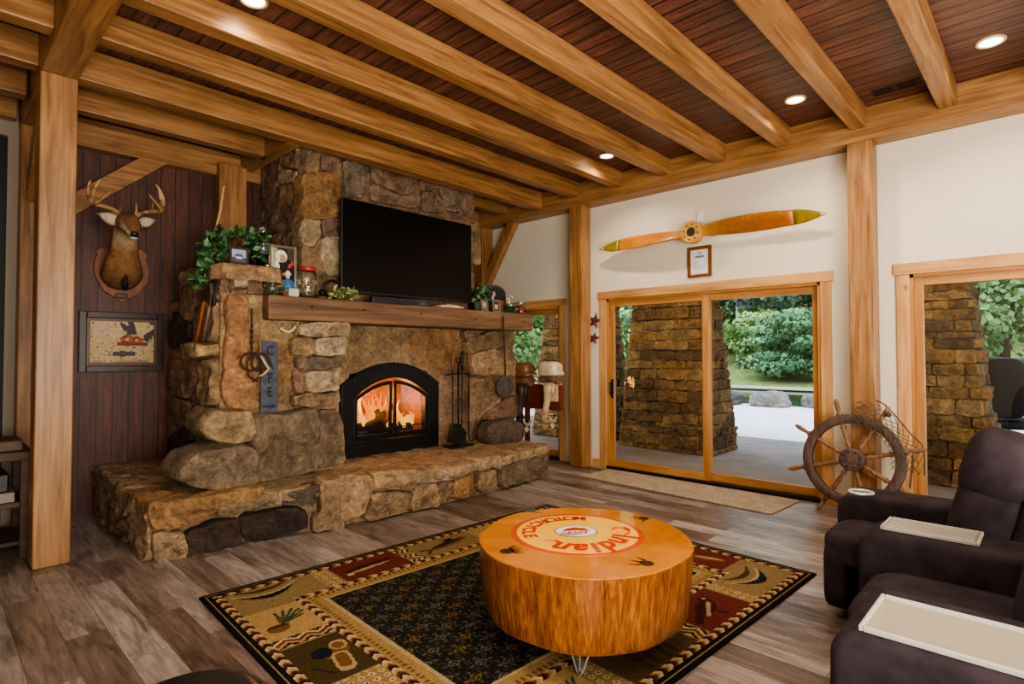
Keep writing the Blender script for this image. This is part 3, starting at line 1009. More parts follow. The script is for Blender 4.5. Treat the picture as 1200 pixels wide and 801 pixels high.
# logs and flames
LOGS = [([(cx-.42, FYi+.22, .62), (cx-.1, FYi+.24, .60), (cx+.2, FYi+.26, .62)], [.09, .1, .085], 'charred log lying in front inside the firebox'),
        ([(cx-.30, FYi+.16, .60), (cx-.08, FYi+.14, .67), (cx+.05, FYi+.3, .78)], [.08, .085, .07], 'charred log propped up slanting inside the firebox flames'),
        ([(cx-.05, FYi+.36, .58), (cx+.2, FYi+.3, .58), (cx+.44, FYi+.26, .59)], [.06, .07, .06], 'thin log behind the second pane of the firebox')]
for p_, r_, l_ in LOGS:
    MB(srgb(26, 17, 12)).tube(p_, r_, 12).build('firewood_log', FB, org=p_[1], smooth=True, label=l_, cat='log', group='logs in the fire')
t = NT('flame')
tc = t.n('ShaderNodeVertexColor', layer_name='Col')
t.l(tc.outputs[0], t.b.inputs['Emission Color']); t.b.inputs['Emission Strength'].default_value = 1.5
t.col((0, 0, 0, 1))
FLM = t.m
fm = MB()
rf = random.Random(4)
for i in range(26):
    x = cx-.40+rf.random()*.50 if i < 18 else cx+.05+rf.random()*.38
    h = rf.uniform(.22, .52) if i < 18 else rf.uniform(.12, .34)
    y = FYi+rf.uniform(.16, .45)
    k = 9
    pts, rr, cols = [], [], []
    for j in range(k):
        s_ = j/(k-1)
        pts.append(Vector((x+.05*sin(s_*4+i), y+.02*cos(s_*5+i), .62+h*s_)))
        rr.append((.085*(1-s_)**.7*(.4+1.5*s_*(1-s_)*2)+.002, .02*(1-s_)+.001))
    b0 = len(fm.v)
    fm.tube(pts, rr, 8)
    for q in range(b0, len(fm.v)):
        s_ = (fm.v[q].z-.62)/max(h, .01)
        a = Vector((1, .36, .04)).lerp(Vector((1, .10, .004)), min(1, max(0, s_*1.1)))
        if i % 3 == 0:
            a = Vector((1, .50, .09)).lerp(Vector((1, .2, .01)), min(1, max(0, s_)))
        fm.c[q] = (a.x, a.y, a.z, 1)
fm.build('fire', FLM, org=(cx, FYi+.2, .6), smooth=True, label='orange flames burning over the logs inside the firebox', cat='fire', kind='stuff')


def point(x, y, z, e, c, r=.1):
    l = bpy.data.lights.new('lamp', 'POINT'); l.energy = e; l.color = c; l.shadow_soft_size = r
    o = bpy.data.objects.new('lamp', l); COL.objects.link(o); o.location = (x, y, z); return o


point(cx-.14, FYi+.26, .95, 34, (1, .40, .10), .14)
point(cx+.28, FYi+.22, .9, 16, (1, .38, .09), .12)
# ================================================================== ITEMS ON AND AROUND THE MANTEL
MZ = 1.985
# ---- television
TY = 5.22
a, b = at(400, 343, y=TY), at(552.5, 262, y=TY)
tx0, tx1, tz0, tz1 = a.x, b.x, 2.095, 3.065
TV = emptyo('television', ((tx0+tx1)/2, TY+.06, tz0), 'large black flat screen television hung on the stone chimney above the mantel', 'television')
MB().bx(tx0, tx1, TY, TY+.045, tz0, tz1).build('casing', plain('tv_bezel', srgb(60, 58, 58), .3, .6), TV, bevel=.006)
MB().bx(tx0+.012, tx1-.012, TY-.003, TY+.001, tz0+.02, tz1-.012).build('screen', SCREEN, TV)
MB().bx((tx0+tx1)/2-.3, (tx0+tx1)/2+.3, TY+.045, CY-.05, 2.35, 2.8).build('wall_mount', BLACK, TV)
# ---- sound bar and papers under it
p, q = at(436, 356, y=5.06), at(503, 356, y=5.06)
SBR = emptyo('sound_bar', ((p.x+q.x)/2, 5.08, MZ), 'slim dark sound bar on the mantel under the television', 'speaker')
MB().bx(p.x, q.x, 5.05, 5.13, MZ, MZ+.075).build('body', plain('navy_plastic', srgb(30, 30, 46), .4), SBR, bevel=.01)
MB().bx(q.x-.14, q.x-.06, 5.046, 5.05, MZ+.02, MZ+.05).build('display', plain('bar_window', srgb(70, 80, 100), .2), SBR)
p = at(525, 355, y=5.1)
for i, (c, w_, l) in enumerate(((srgb(150, 50, 36), .46, 'red covered paper folder lying flat on the mantel, bottom of its pile'), (srgb(214, 204, 188), .36, 'white loose paper leaf on the red folder under the television'), (srgb(196, 170, 130), .22, 'tan paper slip on top of the white paper under the television'))):
    MB().box((p.x+.02*i-.02, 5.1, MZ+.008+.016*i), (w_, .17-.02*i, .015), Matrix.Rotation(.08*i, 3, 'Z')).build('paper_folder', plain('paper%d' % i, c, .6), org=(p.x, 5.1, MZ), label=l, cat='papers', group='papers under the television')

GREENS = [srgb(70, 104, 46), srgb(98, 132, 62), srgb(48, 78, 36), srgb(128, 150, 84)]
DGREENS = [srgb(46, 92, 52), srgb(70, 120, 70), srgb(30, 62, 36), srgb(120, 158, 110)]
rg = random.Random(11)


def clump(name, c, size, n, leaf, cols, label, cat='plant', seed=1, stems=True):
    r_ = random.Random(seed)
    ro = emptyo(name, (c[0], c[1], c[2]), label, cat)
    pts = []
    for i in range(n):
        th, ph = r_.uniform(0, 6.28), r_.uniform(0, 1.5)
        k = r_.uniform(.5, 1)
        pts.append((c[0]+size[0]/2*k*cos(th)*cos(ph*.8), c[1]+size[1]/2*k*sin(th)*cos(ph*.8), c[2]+.015+size[2]*k*sin(ph)*.9))
    m = MB(); m.leaves(pts, leaf, cols, .8, r_)
    m.build('foliage', LEAF, ro)
    if stems:
        s_ = MB(srgb(80, 70, 40))
        for i in range(6):
            q_ = pts[i]
            s_.tube([c, ((c[0]+q_[0])/2, (c[1]+q_[1])/2, c[2]+size[2]*.5), q_], .004, 5)
        s_.build('stems', COLV, ro)
    return ro


p = at(322, 343, y=5.03)
clump('trailing_greenery', (p.x, p.y, MZ), (.20, .14, .13), 90, .05, [srgb(150, 152, 70), srgb(110, 126, 56), srgb(74, 96, 44)], 'small yellow-green sprig at the ivy end of the mantel', seed=2)
p = at(404, 346, y=5.04)
clump('trailing_greenery', (p.x, p.y, MZ), (.36, .16, .12), 170, .05, [srgb(160, 164, 110), srgb(110, 130, 60), srgb(84, 110, 54), srgb(196, 190, 150)], 'pale flowering greenery on the mantel at the lower corner of the television', seed=3)
p = at(563, 343, y=5.22)
PT = clump('potted_plant', (p.x, p.y, MZ+.13), (.20, .16, .17), 110, .09, DGREENS+[srgb(130, 150, 110)], 'bushy green plant in a grey pot on the mantel beside the television', seed=4)
MB().lathe([(.05, -.13), (.07, -.12), (.085, 0), (.075, .005)], (p.x, p.y, MZ+.13), 18).build('pot', plain('grey_pot', srgb(120, 118, 112), .6), PT, smooth=True)
p = at(597, 358, y=5.12)
PW = clump('white_flower_plant', (p.x, p.y, MZ), (.10, .10, .10), 70, .06, [srgb(30, 76, 46), srgb(50, 100, 60)], 'little plant with white blossoms on the mantel beside the red jar', seed=5)
fl_ = MB(srgb(226, 220, 190))
for i in range(9):
    fl_.sup((p.x+rg.uniform(-.03, .03), p.y+rg.uniform(-.03, .03), MZ+.10+.017*i), (.035, .035, .03), 2, 4)
fl_.build('blossoms', COLV, PW, smooth=True)

# ---- jars


def jar(p, r, h, lidc, fill, label, neck=True):
    ro = emptyo('glass_jar', p, label, 'jar')
    x, y, z = p
    MB().lathe([(r*.9, .001), (r, .015), (r, h*.78), (r*.82, h*.88), (r*.78, h*.9)], p, 28).build('glass_body', JARG, ro, smooth=True)
    MB().lathe([(r*.84, h*.89), (r*.86, h*.9), (r*.86, h*.985), (r*.82, h)], p, 28).build('lid', lidc, ro, smooth=True, angle=40)
    if fill:
        f_ = MB()
        rr = random.Random(3)
        for i in range(46):
            a_, q_ = rr.uniform(0, 6.28), rr.uniform(0, r*.72)
            f_.sup((x+q_*cos(a_), y+q_*sin(a_), z+.02+rr.uniform(0, h*.6)), (r*.5, r*.5, r*.42), 2.2, 4, col=rr.choice(fill))
        f_.build('jar_filling', COLV, ro, smooth=True)
    return ro


REDLID = plain('red_lid', srgb(196, 44, 44), .35)
p = at(360, 345, y=5.12)
jar((p.x, p.y, MZ), .087, .30, REDLID, None, 'tall clear glass jar with a red lid on the mantel beside the photo frame')
p = at(610, 362, y=5.14)
jar((p.x, p.y, MZ), .062, .165, STEEL, [srgb(150, 46, 60), srgb(190, 110, 50), srgb(120, 40, 56)], 'jar of red and orange pieces with silver lid at the door end of the mantel')
# ---- black ring ornament
p = at(389, 346, y=5.14)
ro = emptyo('ring_ornament', (p.x, p.y, MZ), 'black open ring ornament on a small brown base by the television corner', 'ornament')
MB(srgb(120, 74, 52)).sup((p.x-.10, p.y, MZ+.02), (.11, .09, .045), 3, 6).build('base', COLV, ro, smooth=True)
MB().torus((p.x, p.y, MZ+.115), .085, .012, (0, 1, .1), 32, 8).build('ring', IRON, ro, smooth=True)
MB().sup((p.x-.10, p.y, MZ+.075), (.075, .07, .07), 2, 8).build('ball', IRON, ro, smooth=True)

# ---- framed photographs


def pict_cells(base, shapes):
    """base: colour or function; shapes: list of (kind, params, colour)"""
    def f(a, b):
        C = np.tile(np.array(base), (len(a), 1)) if not callable(base) else base(a, b)
        for kind, prm, c_ in shapes:
            if kind == 'e':
                x, y, rx, ry = prm; m = ((a-x)/rx)**2+((b-y)/ry)**2 < 1
            elif kind == 'r':
                x0, y0, x1, y1 = prm; m = (a > x0) & (a < x1) & (b > y0) & (b < y1)
            elif kind == 'l':
                x0, y0, x1, y1, w_ = prm
                dx, dy = x1-x0, y1-y0; L_ = dx*dx+dy*dy
                tt = np.clip(((a-x0)*dx+(b-y0)*dy)/L_, 0, 1)
                m = (a-x0-tt*dx)**2+(b-y0-tt*dy)**2 < w_*w_
            C[m] = np.array(c_)
        return C
    return f


def framed(name, c, w, h, fw, fd, fm, cells, n, label, cat, tilt=0, face=(0, -1, 0), nu=40, nv=40, glassy=False, mat_=None, inner=None):
    """upright frame: bottom centre c, facing 'face'"""
    fc = Vector(face).normalized(); U = Vector((0, 0, 1)).cross(fc)*1.0
    U = Vector((-fc.y, fc.x, 0))
    up = Vector((0, 0, 1))
    if tilt:
        up = (up-fc*math.tan(tilt)).normalized()
    nn = U.cross(up)
    if nn.dot(fc) < 0:
        nn = -nn
    ro = emptyo(name, c, label, cat)
    c = Vector(c)
    R = Matrix((U, nn, up)).transposed()
    m = MB()
    for du, dz, ww, hh in ((-w/2+fw/2, h/2, fw, h), (w/2-fw/2, h/2, fw, h), (0, fw/2, w-2*fw, fw), (0, h-fw/2, w-2*fw, fw)):
        m.box(c+U*du+up*dz+nn*fd/2, (ww, fd, hh), R)
    m.build('frame', fm, ro, bevel=min(.006, fw*.25))
    if inner:
        iw, im = inner
        m = MB()
        w2, h2 = w-2*fw, h-2*fw
        for du, dz, ww, hh in ((-w2/2+iw/2, 0, iw, h2), (w2/2-iw/2, 0, iw, h2), (0, -h2/2+iw/2, w2-2*iw, iw), (0, h2/2-iw/2, w2-2*iw, iw)):
            m.box(c+U*du+up*(dz+h/2)+nn*fd*.35, (ww, fd*.5, hh), R)
        m.build('inner_frame', im, ro, bevel=.002)
    o_ = c-U*(w/2-fw)+up*fw+nn*fd*.4
    painted('picture', o_, U*(w-2*fw), up*(h-2*fw), nu, nv, cells, mat_ or PAINTV, ro, back=-nn*fd*.3)
    return ro


SILV = plain('pewter_frame', srgb(150, 140, 122), .35, .7)
p, q = at(314, 337, y=5.2), at(348, 271, y=5.2)
ph = [('r', (0, 0, 1, 1), L3(40, 36, 32)), ('r', (0, 0, .25, 1), L3(196, 190, 168)), ('r', (.12, 0, .3, 1), L3(150, 160, 130)), ('r', (.7, .5, 1, 1), L3(70, 64, 52)), ('e', (.58, .42, .42, .34), L3(22, 20, 22)),
      ('e', (.45, .78, .26, .17), L3(232, 228, 224)), ('e', (.5, .72, .15, .11), L3(190, 138, 110)), ('e', (.33, .74, .07, .08), L3(230, 226, 220)), ('e', (.62, .30, .15, .06), L3(206, 160, 104)), ('e', (.25, .42, .12, .25), L3(226, 224, 220)),
      ('r', (.36, 0, .9, .12), L3(60, 66, 90)), ('l', (.78, .52, .95, .62, .05), L3(190, 60, 50))]
framed('photo_frame', ((p.x+q.x)/2, 5.2, MZ+.09), q.x-p.x, .405, .028, .03, SILV, pict_cells(L3(40, 36, 32), ph), 0, 'tall pewter photo frame showing a person in a white helmet, on the mantel', 'photo frame', .06, nu=44, nv=60)
MB(srgb(120, 104, 84)).bx(p.x+.02, q.x-.01, 5.17, 5.27, MZ, MZ+.09).build('wooden_block', COLV, org=((p.x+q.x)/2, 5.2, MZ), bevel=.006, label='small wooden block holding up the pewter photo frame on the mantel', cat='block')
# small folk figure in front
p = at(337, 345, y=5.08)
ro = emptyo('figurine', (p.x, p.y, MZ), 'little painted figurine in blue on a red base in front of the pewter photo frame', 'figurine')
MB(srgb(150, 40, 52)).bx(p.x-.055, p.x+.06, p.y-.03, p.y+.03, MZ, MZ+.07).build('base', COLV, ro, bevel=.01)
m = MB(srgb(70, 120, 170)); m.lathe([(.05, .07), (.045, .11), (.028, .15), (.02, .17)], (p.x, p.y, MZ), 16)
m.tube([(p.x-.02, p.y, MZ+.155), (p.x-.055, p.y-.01, MZ+.12), (p.x-.04, p.y-.03, MZ+.10)], .012, 8); m.tube([(p.x+.02, p.y, MZ+.155), (p.x+.055, p.y-.01, MZ+.125), (p.x+.04, p.y-.03, MZ+.10)], .012, 8)
m.build('body', COLV, ro, smooth=True)
MB(srgb(222, 200, 176)).sup((p.x, p.y, MZ+.195), (.042, .042, .052), 2, 8).build('head', COLV, ro, smooth=True)
MB(srgb(230, 226, 220)).lathe([(.034, .205), (.03, .215), (.012, .24), (.001, .25)], (p.x, p.y, MZ), 14).build('hat', COLV, ro, smooth=True)
p = at(344, 345, y=5.02)
MB().bx(p.x-.05, p.x+.045, 5.0, 5.07, MZ, MZ+.075).build('white_box', plain('white_card', srgb(196, 190, 186), .6), org=(p.x, 5.03, MZ), bevel=.008, label='small white box on the mantel edge next to the red lidded jar', cat='box')
# frames at the door end
p = at(569, 361, y=5.06)
BRF = plain('dark_wood_frame', srgb(58, 46, 40), .45)
grey = pict_cells(L3(150, 132, 120), [('e', (.5, .55, .28, .3), L3(190, 170, 150)), ('r', (.2, 0, .8, .3), L3(110, 92, 84))])
framed('photo_frame', (p.x, 5.08, MZ), .125, .155, .022, .02, plain('grey_wood_frame', srgb(104, 92, 84), .5), grey, 0, 'small grey wooden photo frame on the mantel under the potted plant', 'photo frame', .12, nu=16, nv=20)
p = at(583, 361, y=5.06)
face = pict_cells(L3(86, 74, 66), [('e', (.5, .5, .3, .36), L3(206, 176, 140)), ('e', (.5, .86, .34, .16), L3(60, 46, 40)), ('r', (.2, 0, .8, .16), L3(66, 60, 70))])
framed('photo_frame', (p.x, 5.08, MZ), .135, .16, .022, .02, plain('ornate_grey_frame', srgb(122, 110, 102), .5), face, 0, 'small ornate photo frame with a pale portrait on the mantel, beside the white blossoms', 'photo frame', .12, nu=18, nv=22)
# arched plaque
p, q = at(567, 350, y=5.36), at(593, 321, y=5.36)
w_ = q.x-p.x; cxp = (p.x+q.x)/2
ro = emptyo('arched_plaque', (cxp, 5.36, MZ), 'dark arched wall plaque with a small picture, standing at the door end of the mantel', 'plaque')


def archpoly(w, h, y, z0, n=16):
    hh = h-w*.28
    return [Vector((cxp-w/2, y, z0)), Vector((cxp+w/2, y, z0)), Vector((cxp+w/2, y, z0+hh))]+[Vector((cxp+w/2*cos(pi*i/n), y, z0+hh+w*.28*sin(pi*i/n))) for i in range(1, n)]+[Vector((cxp-w/2, y, z0+hh))]


MB().prism(archpoly(w_, .40, 5.36, MZ), (0, .03, 0)).build('board', plain('plaque_grey', srgb(84, 82, 84), .5), ro, bevel=.006)
MB().prism(archpoly(w_-.06, .36, 5.352, MZ+.01), (0, .01, 0)).build('inset', plain('plaque_dark', srgb(50, 46, 48), .5), ro)
MB(srgb(150, 96, 60)).bx(cxp, cxp+w_*.36, 5.346, 5.354, MZ+.02, MZ+.2).build('barn_picture', COLV, ro)
MB(srgb(206, 190, 180)).tube([(cxp-.05, 5.348, MZ+.17), (cxp-.06, 5.348, MZ+.23), (cxp-.03, 5.348, MZ+.27), (cxp-.05, 5.348, MZ+.3)], .02, 8).build('pale_figure', COLV, ro)

# ---- ivy planter group on the shelf stone
SZ = 2.235
ivy = emptyo('ivy_plant', (1.86, 5.3, SZ), 'trailing green ivy on the stone shelf at the end of the mantel', 'plant')
r_ = random.Random(21)
pts = []
for i in range(430):
    u, v = r_.uniform(238, 318), r_.uniform(270, 303)
    if 268 < u < 290 and v > 279:
        continue
    if abs(u-278) > 30 and v < 276:
        continue
    pts.append(at(u, v, y=r_.uniform(5.15, 5.5)))
for i in range(150):
    s_ = r_.random()
    u, v = 244-12*s_+r_.uniform(-7, 9), 296+40*s_+r_.uniform(-4, 4)
    pts.append(at(u, v, y=r_.uniform(5.2, 5.3)))
MB().leaves(pts, .07, DGREENS+[srgb(90, 140, 80)], .8, r_).build('foliage', LEAF, ivy)
m = MB(srgb(70, 60, 36))
for i in range(14):
    a_ = pts[r_.randrange(len(pts))]
    m.tube([(1.88, 5.35, SZ), (1.88*.4+a_.x*.6, 5.35*.4+a_.y*.6, max(SZ, a_.z)+.05), a_], .004, 5)
m.build('stems', COLV, ivy)
p = at(279, 299, y=5.12)
sc_ = pict_cells(L3(160, 176, 200), [('r', (0, 0, 1, .4), L3(84, 84, 84)), ('e', (.5, .5, .3, .18), L3(60, 90, 150)), ('r', (.3, .3, .7, .42), L3(210, 214, 220))])
framed('photo_frame', (p.x, 5.10, SZ), .16, .155, .02, .02, BRF, sc_, 0, 'small landscape photo frame tucked in the ivy on the stone shelf', 'photo frame', .1, nu=20, nv=18)
p = at(308, 300, y=5.2)
ro = emptyo('glass_decanter', (p.x, p.y, SZ), 'clear glass decanter with tall stopper standing by the ivy', 'bottle')
MB().lathe([(.05, .001), (.06, .01), (.062, .13), (.05, .16), (.028, .18), (.026, .205)], p, 20).build('glass_body', JARG, ro, smooth=True)
MB().lathe([(.02, .19), (.03, .215), (.032, .25), (.02, .30), (.008, .31)], p, 16).build('stopper', JARG, ro, smooth=True)
MB(srgb(70, 84, 90)).lathe([(.045, .012), (.052, .02), (.05, .10)], p, 16).build('liquid', COLV, ro, smooth=True)
p = at(313, 312, y=5.02)
MB().sup((p.x, p.y, SZ+.01), (.05, .05, .05), 2, 8).build('silver_bauble', STEEL, org=p, smooth=True, label='shiny silver ball resting on the edge of the stone shelf', cat='ball')
p = at(318, 330, y=5.06)
ro = emptyo('smoked_glass_vase', (p.x, p.y, MZ), 'dark glass vase on the mantel end under the stone shelf', 'vase')
MB().lathe([(.055, 0), (.075, .03), (.075, .12), (.05, .16), (.06, .185)], (p.x, p.y, MZ), 20).build('body', plain('smoked_glass', srgb(66, 56, 54), .12, spec=.7), ro, smooth=True)
# walking stick behind the ivy
p, q = at(252, 272, y=5.7), at(262, 219, y=5.7)
MB(srgb(206, 168, 110)).tube([(p.x-.02, p.y, p.z-.40), p, (p.x*.5+q.x*.5+.01, p.y, (p.z+q.z)/2), q, (q.x+.012, p.y, q.z+.012)], [.012, .012, .011, .010, .008], 8).build('walking_stick', COLV, org=p, smooth=True, label='pale thin wooden stick rising out of the ivy', cat='stick')

# ---- axe hanging on the stone return
ax = emptyo('axe', at(235, 375, x=1.60), 'axe with an orange wooden handle hanging head up on the stone shoulder', 'axe')
p, q = at(230, 400, x=1.62), at(241, 343, x=1.62)
MB(srgb(176, 92, 38)).tube([p, p.lerp(q, .3)+Vector((0, -.01, 0)), p.lerp(q, .7), q], [(.02, .013), (.015, .011), (.016, .012), (.018, .012)], 10).build('handle', COLV, ax, smooth=True)
m = MB()
h0 = q+Vector((0, 0, -.02))
m.prism([h0+Vector((-.015, .07, .05)), h0+Vector((-.015, .07, -.05)), h0+Vector((-.015, -.04, -.045)), h0+Vector((-.015, -.13, -.10)), h0+Vector((-.015, -.15, 0)), h0+Vector((-.015, -.13, .09)), h0+Vector((-.015, -.04, .045))], (.03, 0, 0))
m.build('head', plain('rusty_iron', srgb(72, 60, 54), .6, .4), ax, bevel=.006)
# second tool beside it
p, q = at(238, 398, x=1.63), at(247, 352, x=1.63)
hm = emptyo('hatchet', p, 'grey wooden handled hatchet hanging beside the orange handled axe', 'hatchet')
MB(srgb(126, 104, 82)).tube([p, p.lerp(q, .5), q], [(.016, .012), (.013, .01), (.016, .012)], 10).build('handle', COLV, hm, smooth=True)
m = MB(); h0 = q
m.prism([h0+Vector((-.012, .04, .035)), h0+Vector((-.012, .04, -.035)), h0+Vector((-.012, -.05, -.05)), h0+Vector((-.012, -.09, -.04)), h0+Vector((-.012, -.09, .05)), h0+Vector((-.012, -.03, .035))], (.024, 0, 0))
m.build('head', IRON, hm, bevel=.004)

# ---- old iron tongs + antler hook hanging off the mantel end
RUST = plain('rusted_iron', srgb(74, 50, 36), .75, .3)
y_ = 4.92
r = emptyo('hanging_iron_tongs', at(300, 374, y=y_), 'rusty hanging iron tongs and rings below the mantel end', 'tongs')
m = MB()
a0, a1 = at(295, 361, y=y_), at(295, 420, y=y_)
m.tube([a0, a1], .008, 6)
for i in range(6):
    c_ = a0.lerp(a1, .35+.11*i)
    m.torus(c_, .018, .005, (1, .3*(i % 2), 0), 14, 6)
for s_ in (-1, 1):
    c_ = at(299+s_*6, 424, y=y_)
    m.torus(c_, .075, .010, (0, 1, .2*s_), 24, 6)
    m.tube([at(299, 412, y=y_), at(299+s_*10, 424, y=y_), at(299+s_*8, 440, y=y_), at(299-s_*3, 447, y=y_)], .009, 6)
m.build('iron_links', RUST, r, smooth=True)
m = MB()
m.tube([at(305, 361, y=y_), at(305, 420, y=y_)], .006, 6)
m.build('strap', plain('tan_strap', srgb(150, 112, 70), .7), r)
m = MB(srgb(190, 170, 134)); y2 = 4.9
m.tube([at(306, 417, y=y2), at(310, 424, y=y2), at(315, 432, y=y2), at(309, 438, y=y2), at(304, 441, y=y2)], [.008, .011, .012, .01, .006], 8)
m.build('bone_hook', COLV, r, smooth=True)
m = MB(srgb(214, 196, 160)); y2 = 4.99
m.tube([at(328, 384, y=y2), at(333, 387.5, y=y2), at(338, 389, y=y2), at(343, 386.5, y=y2), at(348, 380, y=y2), at(350, 377.5, y=y2)], [.008, .012, .014, .012, .01, .005], 8)
m.build('hanging_bone', COLV, org=at(338, 388, y=y2), smooth=True, label='pale bent bone hanging under the mantel above the stacked stones', cat='bone')
# ---- tin sign
y_ = 4.985
p00, p10, p01 = at(304.5, 483, y=y_), at(322, 483, y=y_), at(309, 400, y=y_)
U = (p10-p00); Wd = U.length
sx0, sx1 = at(306, 440, y=y_).x, at(326, 440, y=y_).x
sz0, sz1 = at(314, 483, y=y_).z, at(314, 400, y=y_).z
sg = emptyo('tin_sign', ((sx0+sx1)/2, y_, sz0), 'narrow blue-grey metal sign with stacked letters and an arrow, leaning on the fireplace', 'sign')
MB().bx(sx0, sx1, y_, y_+.012, sz0, sz1).build('plate', plain('sign_blue_grey', srgb(72, 80, 94), .55, .2, nz=.3), sg, bevel=.002)
BLKT = plain('sign_black', srgb(20, 22, 28), .6)

_fc = {}


def glyph(ch):
    """flat outline mesh of one character, unit size"""
    if ch not in _fc:
        cu = bpy.data.curves.new('glyph', 'FONT'); cu.body = ch; cu.extrude = .0
        cu.offset = .035; cu.align_x = 'CENTER'; cu.resolution_u = 3
        ob = bpy.data.objects.new('glyph', cu); COL.objects.link(ob)
        dg = bpy.context.evaluated_depsgraph_get(); dg.update()
        me = bpy.data.meshes.new_from_object(ob.evaluated_get(dg))
        _fc[ch] = ([v.co.copy() for v in me.vertices], [tuple(p.vertices) for p in me.polygons])
        bpy.data.objects.remove(ob); bpy.data.curves.remove(cu); bpy.data.meshes.remove(me)
    return _fc[ch]


def put(mb, ch, o, U, V, size, sx=1, shear=0):
    vs, fs = glyph(ch)
    mb.add([o+U*(p.x*sx+p.y*shear)*size+V*p.y*size for p in vs], fs)


H = sz1-sz0; cxs = (sx0+sx1)/2
for i, ch_ in enumerate('CAFE'):
    m = MB(); put(m, ch_, Vector((cxs, y_-.002, sz1-H*(.19+.195*i))), Vector((1, 0, 0)), Vector((0, 0, 1)), H*.19, .8)
    m.build('letter', BLKT, sg)
m = MB(); zz = sz0+H*.085
m.add([Vector((cxs+a_, y_-.002, zz+b_)) for a_, b_ in ((-.06, -.008), (.015, -.008), (.015, -.026), (.06, 0), (.015, .026), (.015, .008), (-.06, .008))], [tuple(range(7))])
m.build('arrow', BLKT, sg)

# ---- fire tools
y_ = 5.06
ft = emptyo('fire_tool_set', (4.36, y_, HZ), 'black iron fireplace tool set with brush, shovel and poker on a stand', 'fire tools')
c0 = at(537, 524, y=y_); zf = .385
m = MB(); m.bx(c0.x-.17, c0.x+.17, y_-.09, y_+.09, zf, zf+.02); m.build('base', IRON, ft, bevel=.006)
zt_ = 1.22
m = MB(); m.tube([(c0.x, y_, zf), (c0.x, y_, 1.36)], .011, 8); m.torus((c0.x, y_, 1.39), .028, .008, (0, 1, 0), 18, 6)
m.tube([(c0.x-.19, y_, zt_), (c0.x-.08, y_-.02, zt_+.015), (c0.x+.08, y_-.02, zt_+.015), (c0.x+.19, y_, zt_)], .008, 6)
m.build('stand', IRON, ft, smooth=True)
HAN = plain('tool_handle', srgb(120, 70, 40), .5)


def tool(dx, nm_, head):
    x = c0.x+dx; yy = y_-.04
    m = MB(); m.tube([(x, yy, zf+.10), (x, yy, 1.30)], .008, 6); head(m, x, yy)
    o = m.build(nm_, IRON, ft, smooth=False)
    MB().tube([(x, yy, 1.28), (x, yy, 1.34), (x, yy, 1.46), (x, yy, 1.50)], [.012, .019, .017, .009], 10).build('grip', HAN if abs(dx) > .05 else IRON, o, smooth=True)


def brush(m, x, y):
    m.box((x+.01, y-.02, zf+.17), (.13, .07, .22), Matrix.Rotation(.18, 3, 'Y'))


def shovel(m, x, y):
    m.prism([Vector((x-.05, y, zf+.05)), Vector((x+.05, y, zf+.05)), Vector((x+.055, y, zf+.16)), Vector((x+.02, y, zf+.22)), Vector((x-.02, y, zf+.22)), Vector((x-.055, y, zf+.16))], (0, -.012, 0))


def poker(m, x, y):
    m.tube([(x, y, zf+.12), (x+.02, y, zf+.06), (x+.055, y, zf+.05), (x+.07, y, zf+.09)], [.008, .008, .007, .003], 6)
    for i in range(14):
        m.torus((x, y, zf+.45+.018*i), .010, .006, (.5, 0, 1), 8, 4)


tool(-.12, 'brush', brush); tool(.02, 'shovel', shovel); tool(.13, 'poker', poker)
# ---- bed warming pan
y_ = 4.96
p, q = at(589.5, 374, y=4.93), at(591, 453, y=y_)
pn = emptyo('warming_pan', q, 'round iron pan hanging by a long thin handle from the mantel', 'pan')
m = MB(); m.tube([p, (p.x*.5+q.x*.5, 4.93, (p.z+q.z)/2), (q.x, y_-.02, q.z+.14)], .010, 8); m.torus((p.x, 4.93, p.z+.02), .02, .006, (0, 1, 0), 14, 6)
m.build('long_handle', RUST, pn, smooth=True)
DISCM = plain('cast_iron_grey', srgb(92, 88, 82), .6, .5, nz=.25)
m = MB(); m.lathe([(.14, 0), (.145, .02), (.14, .045), (.10, .05), (.095, .042), (.03, .045), (.02, .055), (.001, .056)], q+Vector((0, .03, 0)), 32, (0, -1, 0))
m.build('pan_head', DISCM, pn, smooth=True, angle=35)
# ================================================================== DEER MOUNT
YW = YB
dr = emptyo('deer_head_mount', (1.36, YW, 1.95), 'mounted deer head with antlers on a shield shaped wooden plaque', 'deer head')
# shield plaque
shp = [(143, 354), (121, 340), (111, 322), (110, 308), (114, 297), (112, 294), (118, 290), (130, 291), (150, 292), (165, 292), (170, 295), (174, 300), (171, 304), (175, 318), (173, 332), (162, 345)]
pts = [at(u, v, y=YW-.03) for u, v in shp]
PLQ = wood('plaque_wood', srgb(106, 62, 36), srgb(150, 94, 56), 2, .45, 22, False)
MB().prism(pts, (0, .03, 0)).build('plaque', PLQ, dr, bevel=.006)
